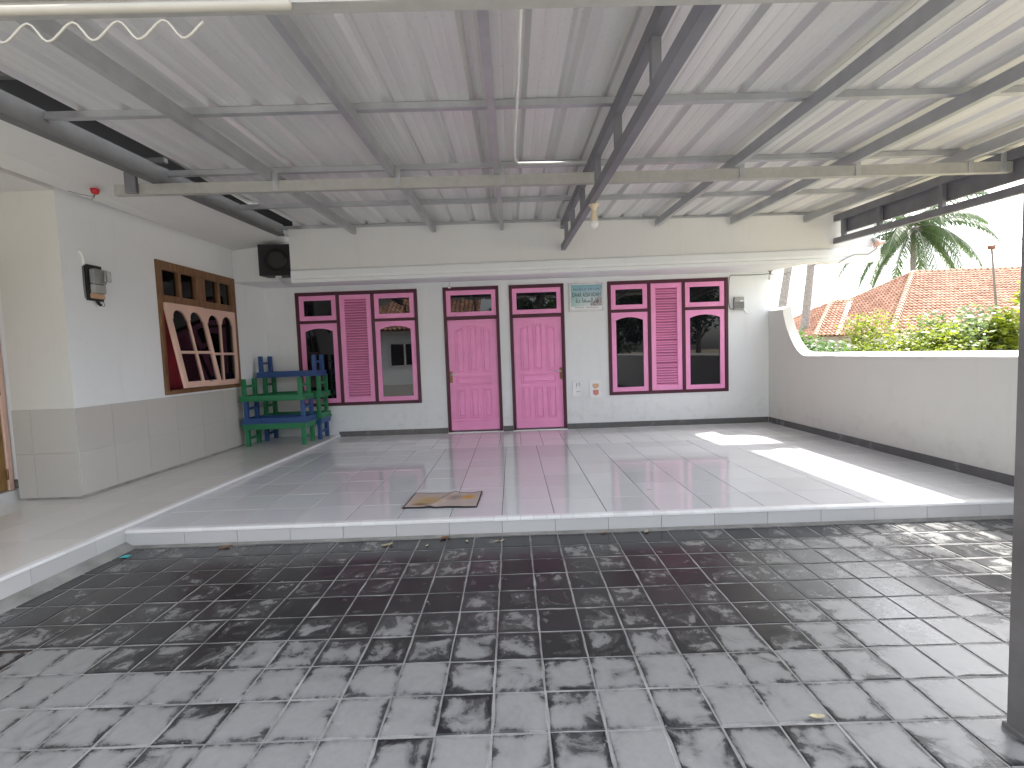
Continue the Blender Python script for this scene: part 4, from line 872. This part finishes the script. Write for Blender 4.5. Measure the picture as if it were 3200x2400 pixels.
for x in (21., 24.5):
    wn_ = bpy.data.objects.new('window', None); COL.objects.link(wn_); wn_.parent = nh; mb = MB(); frame_bars(mb, x, x+1.2, .1, 1.4, .07, D0+.62+CY, D0+.70+CY); mb.build('frame', 'wood_frame', wn_); MB().box(x+.05, x+1.15, D0+.67+CY, D0+.68+CY, .15, 1.35).build('pane', 'glass_dark', wn_)
MB().box(XL+.5, XL+.7, D0+.801+CY, 32.4+CY, -1, 1.9).build('wall', 'wall_far', nh); MB().box(18.2, XL+.499, 25.6+CY, 32.3+CY, -1, 1.9).build('wing_wall', 'wall_far', nh)
MB().box(XL+.701, 32, D0+.801+CY, 32.4+CY, -1, 1.7).build('inner_rooms', 'wall_far', nh)
# ---- palms
def palm(x, y, z0, top, label, lean=(0, 0), nf=17, fl=3.9, r=.15, seed=1):
    rr = random.Random(seed); root = thing('palm_tree', label, 'tree', (x, y, z0), 'coconut palms'); H_ = top-z0; pts = []; rad = []
    for k in range(15):
        u = k/14; pts.append((lean[0]*u+.12*math.sin(u*3+seed), lean[1]*u, H_*u)); rad.append(r*(1.25-.45*u)*(1+.05*(k % 2)))
    MB().tube(pts, rad, 12).build('trunk', 'palm_bark', root, True); tp = Vector(pts[-1]); mb = MB(); mr_ = MB()
    for i in range(nf):
        az = 2*math.pi*i*.381966+rr.random()*.3; el = R_(70-100*(i/(nf-1))); L_ = fl*(.85+.3*rr.random()); p = tp.copy(); dirv = Vector((math.cos(az)*math.cos(el), math.sin(az)*math.cos(el), math.sin(el))); rp = [p.copy()]; n = 22
        for k in range(n):
            dirv = (dirv+Vector((0, 0, -.085-.02*k/n))).normalized(); p = p+dirv*(L_/n); rp.append(p.copy())
        mr_.tube(rp, [.03*(1-.85*k/n)+.004 for k in range(n+1)], 5)
        for k in range(2, n+1):
            for h in (0., .25, .5, .75):
                if k == n and h > 0: break
                q = rp[k].lerp(rp[min(k+1, n)], h); ax = (rp[k]-rp[k-1]).normalized(); side = ax.cross(Vector((0, 0, 1)))
                if side.length < .05: side = Vector((1, 0, 0))
                side.normalize(); u = k/n; ll = fl*.20*math.sin(math.pi*min(.97, .12+.85*u))**.6*(.85+.3*rr.random())
                for s_ in (-1, 1):
                    dv = (side*s_*.75+ax*.55+Vector((0, 0, -.55-.4*rr.random()))).normalized(); w_ = ax*.025; md_ = q+dv*ll*.5; tip = q+dv*ll+Vector((0, 0, -ll*.18))
                    mb.add([q-w_, q+w_, md_+w_*1.1, md_-w_*1.1, tip], [(0, 1, 2, 3), (3, 2, 4)])
    mr_.build('fronds', 'palm_bark', root, True); stuff(mb.build('leaflets', 'palm_leaf', root, fix=False))
    return root
palm(1.73+.846*34, 34+CY, -1, 9.1, 'coconut palm with drooping fronds behind the tiled roof', (0, 0), 30, 5.6, .17, 2)
palm(1.73+.545*26, 26+CY, -1, 12.6, 'leaning palm trunk just right of the house corner', (2.3, 0), 13, 3.4, .19, 3)
palm(1.73+.610*27, 27+CY, -1, 12.9, 'second bare palm trunk, between the leaning one and the tiled roof', (1.1, 0), 13, 3.4, .19, 5)
# ---- shrubs
def foliage(mb, c, rad, n, ls, rr, clumps=9, flat=.8):
    cl_ = []
    for _ in range(clumps):
        v = Vector((rr.gauss(0, 1), rr.gauss(0, 1), rr.gauss(0, 1))).normalized()*(rr.random()**.45); cl_.append((Vector((v.x*rad[0], v.y*rad[1], v.z*rad[2])), .28+.3*rr.random()))
    for _ in range(n):
        cc, cs = rr.choice(cl_); v = Vector((rr.gauss(0, 1), rr.gauss(0, 1), rr.gauss(0, 1))).normalized()*(rr.random()**.4)*cs; q = Vector(c)+cc+Vector((v.x*rad[0], v.y*rad[1], v.z*rad[2]*flat))
        a = Vector((rr.gauss(0, 1), rr.gauss(0, 1), rr.gauss(0, .5)-.15)).normalized(); nn = Vector((rr.gauss(0, .5), rr.gauss(0, .5), 1)).normalized(); b = a.cross(nn).normalized(); l_ = ls*(.6+.8*rr.random()); w_ = l_*.28
        mb.add([q, q+a*l_*.5+b*w_, q+a*l_, q+a*l_*.5-b*w_], [(0, 1, 2, 3)])
def shrub(x, y, z0, ztop, rx, ry, mat, label, n=1500, ls=.10, seed=0):
    rr = random.Random(seed); root = thing('shrub', label, 'shrub', (x, y, z0), 'shrubs behind the boundary wall'); h = ztop-z0; mb = MB()
    for k in range(5):
        a = rr.random()*6.28; mb.tube([(0, 0, 0), (math.cos(a)*rx*.3, math.sin(a)*ry*.3, h*.45), (math.cos(a)*rx*.7, math.sin(a)*ry*.7, h*.85)], [.035, .022, .008], 6)
    mb.build('stems', 'bark', root, True); mb = MB(); foliage(mb, (0, 0, h*.60), (rx, ry, h*.40), n, ls, rr, 30); stuff(mb.build('foliage', mat, root, fix=False)); return root
def at(ratio, dy): return 1.73+ratio*dy, dy+CY
for i, (ra, dy, zt_, rx2, ry2, mt2, lab, n, ls) in enumerate(((.625, 10.2, 1.62, .75, .7, 'leaf_green', 'small green shrub at the scooped end of the boundary wall', 6500, .10),
        (.765, 10.3, 1.76, 1.0, .8, 'leaf_yellow', 'yellow green shrub below the roof valley', 9000, .085), (.850, 10.2, 1.84, 1.05, .8, 'leaf_yellow', 'bright yellow green shrub under the roof hip', 9000, .085),
        (.935, 10.5, 1.82, .75, .8, 'leaf_greygreen', 'grey green broad leaved shrub in the middle of the hedge', 5500, .14), (.990, 10.9, 2.0, .7, .7, 'leaf_greygreen', 'taller grey green shrub with pale leaves near the post', 5500, .13),
        (1.045, 10.4, 1.88, .55, .6, 'leaf_yellow', 'yellow leaved shrub beside the post', 4500, .13), (1.10, 12.4, 2.85, .75, .7, 'leaf_yellow', 'tall sapling half hidden by the carport post', 3500, .14))):
    x, y = at(ra, dy); shrub(x, y, -1, zt_, rx2, ry2, mt2, lab, n, ls, 20+i)
# ---- antenna pole and overhead line
x, y = at(1.035, 20); ap = thing('antenna_pole', 'thin pole with a small antenna in front of the tiled roof', 'pole', (x, y, -1)); tx = 1.73+1.006*20-x
MB().tube([(0, 0, 0), (tx*.6, 0, 4), (tx, 0, 6.15)], [.05, .045, .035], 8).build('pole', 'bark', ap, True)
MB().bar((tx-.35, 0, 6.12), (tx+.35, 0, 6.2), .05, .05).build('crossarm', 'rust', ap); MB().bbox(tx-.12, tx+.12, -.06, .06, 6.02, 6.14, .01).build('receiver', 'rust', ap)
for s_ in (-.26, .26): MB().tube([(tx+s_+.19*math.cos(a), 0, 6.12+.19*math.sin(a)) for a in [2*math.pi*k/20 for k in range(21)]], .008, 5, False).build('ring', 'alu', ap, True)
p, q = P(1.73+.99*33, 33, 1.36+.136*33-.2), P(1.73+1.10*16, 16, 1.36+.235*16)
tag(MB().tube([p, p.lerp(q, .5)+Vector((0, 0, -.15)), q, q+(q-p)*1.2], .022, 6).build('overhead_cable', 'cable_grey'), 'thin overhead cable rising to the right above the tiled roof', 'cable')

# ================================================================== across the yard, behind the camera (seen mirrored in the panes)
fh = thing('facing_house', 'white house with clay tile roof across the yard', 'house')
wall_holes(-11, -.5, 0, 3.0, [(-8.6, -7, .9, 2.2), (-4.6, -3, .9, 2.2), (-2.4, -1.4, .05, 2.2)], -13, .2).build('wall', 'wall_white', fh)
MB().box(-11, -.5, -19, -13.001, 0, 2.95).build('rear_rooms', 'wall_white', fh)
for x in (-8.6, -4.6):
    wn_ = bpy.data.objects.new('window', None); COL.objects.link(wn_); wn_.parent = fh; mb = MB(); frame_bars(mb, x, x+1.6, .9, 2.2, .09, -12.98, -12.9); mb.bbox(x+.75, x+.85, -12.97, -12.9, .99, 2.11, .004); mb.build('frame', 'pvc', wn_); MB().box(x+.05, x+1.55, -12.95, -12.94, .95, 2.15).build('pane', 'glass_dark', wn_)
MB().bbox(-2.4, -1.4, -12.97, -12.92, .05, 2.2, .004).build('door', 'wood_door', fh)
MBR = MB(); MBU = MB(); slope((-11.6, -12.1, 2.75), (.1, -12.1, 2.75), (.1, -15.5, 4.8), (-11.6, -15.5, 4.8)); stuff(MBR.build('roof_tiles', 'clay_tile', fh, fix=False)); MBU.build('roof_deck', 'clay_tile', fh, fix=False)
tag(MB().bbox(.4, 5.79, -15.2, -15, -.1, 1.7, .01).build('garden_wall', 'wall_cream'), 'low garden wall across the yard', 'wall')
def tree(x, y, h, r, mat, label, seed, n=4200):
    rr = random.Random(seed); root = thing('tree', label, 'tree', (x, y, -.01), 'trees across the yard'); mb = MB(); mb.tube([(0, 0, 0), (.1, .05, h*.35), (.05, .1, h*.7)], [.16, .12, .05], 8)
    for k in range(7):
        a = k*.9+rr.random(); mb.tube([(.08, .05, h*(.3+.04*k)), (math.cos(a)*r*.4, math.sin(a)*r*.4, h*(.5+.04*k)), (math.cos(a)*r*.8, math.sin(a)*r*.8, h*(.6+.05*k))], [.06, .04, .012], 6)
    mb.build('trunk', 'bark', root, True); mb = MB(); foliage(mb, (0, 0, h*.66), (r, r, h*.36), n, .24, rr, 22); stuff(mb.build('crown', mat, root, fix=False))
for i, (x, y, h, r, mt2) in enumerate(((2.2, -11.5, 4.6, 1.7, 'leaf_dark'), (5.0, -12.5, 5.4, 1.9, 'leaf_green'), (8.6, -11.0, 5.2, 1.9, 'leaf_dark'), (.2, -10.2, 2.2, .8, 'leaf_green'), (7.0, -12.6, 5.0, 1.8, 'leaf_green'), (11.0, -12.2, 5.6, 2.0, 'leaf_dark'), (12.6, -9.2, 5.2, 1.9, 'leaf_green'))):
    tree(x, y, h, r, mt2, ('dark leafy tree at the middle of the yard', 'green tree by the garden wall', 'dark tree outside the boundary wall', 'small green tree by the facing house', 'green tree just outside the far end of the boundary wall', 'dark tree farthest beyond the boundary wall', 'green tree standing alone beyond the boundary wall')[i], 60+i)
print('objects', len(bpy.data.objects))
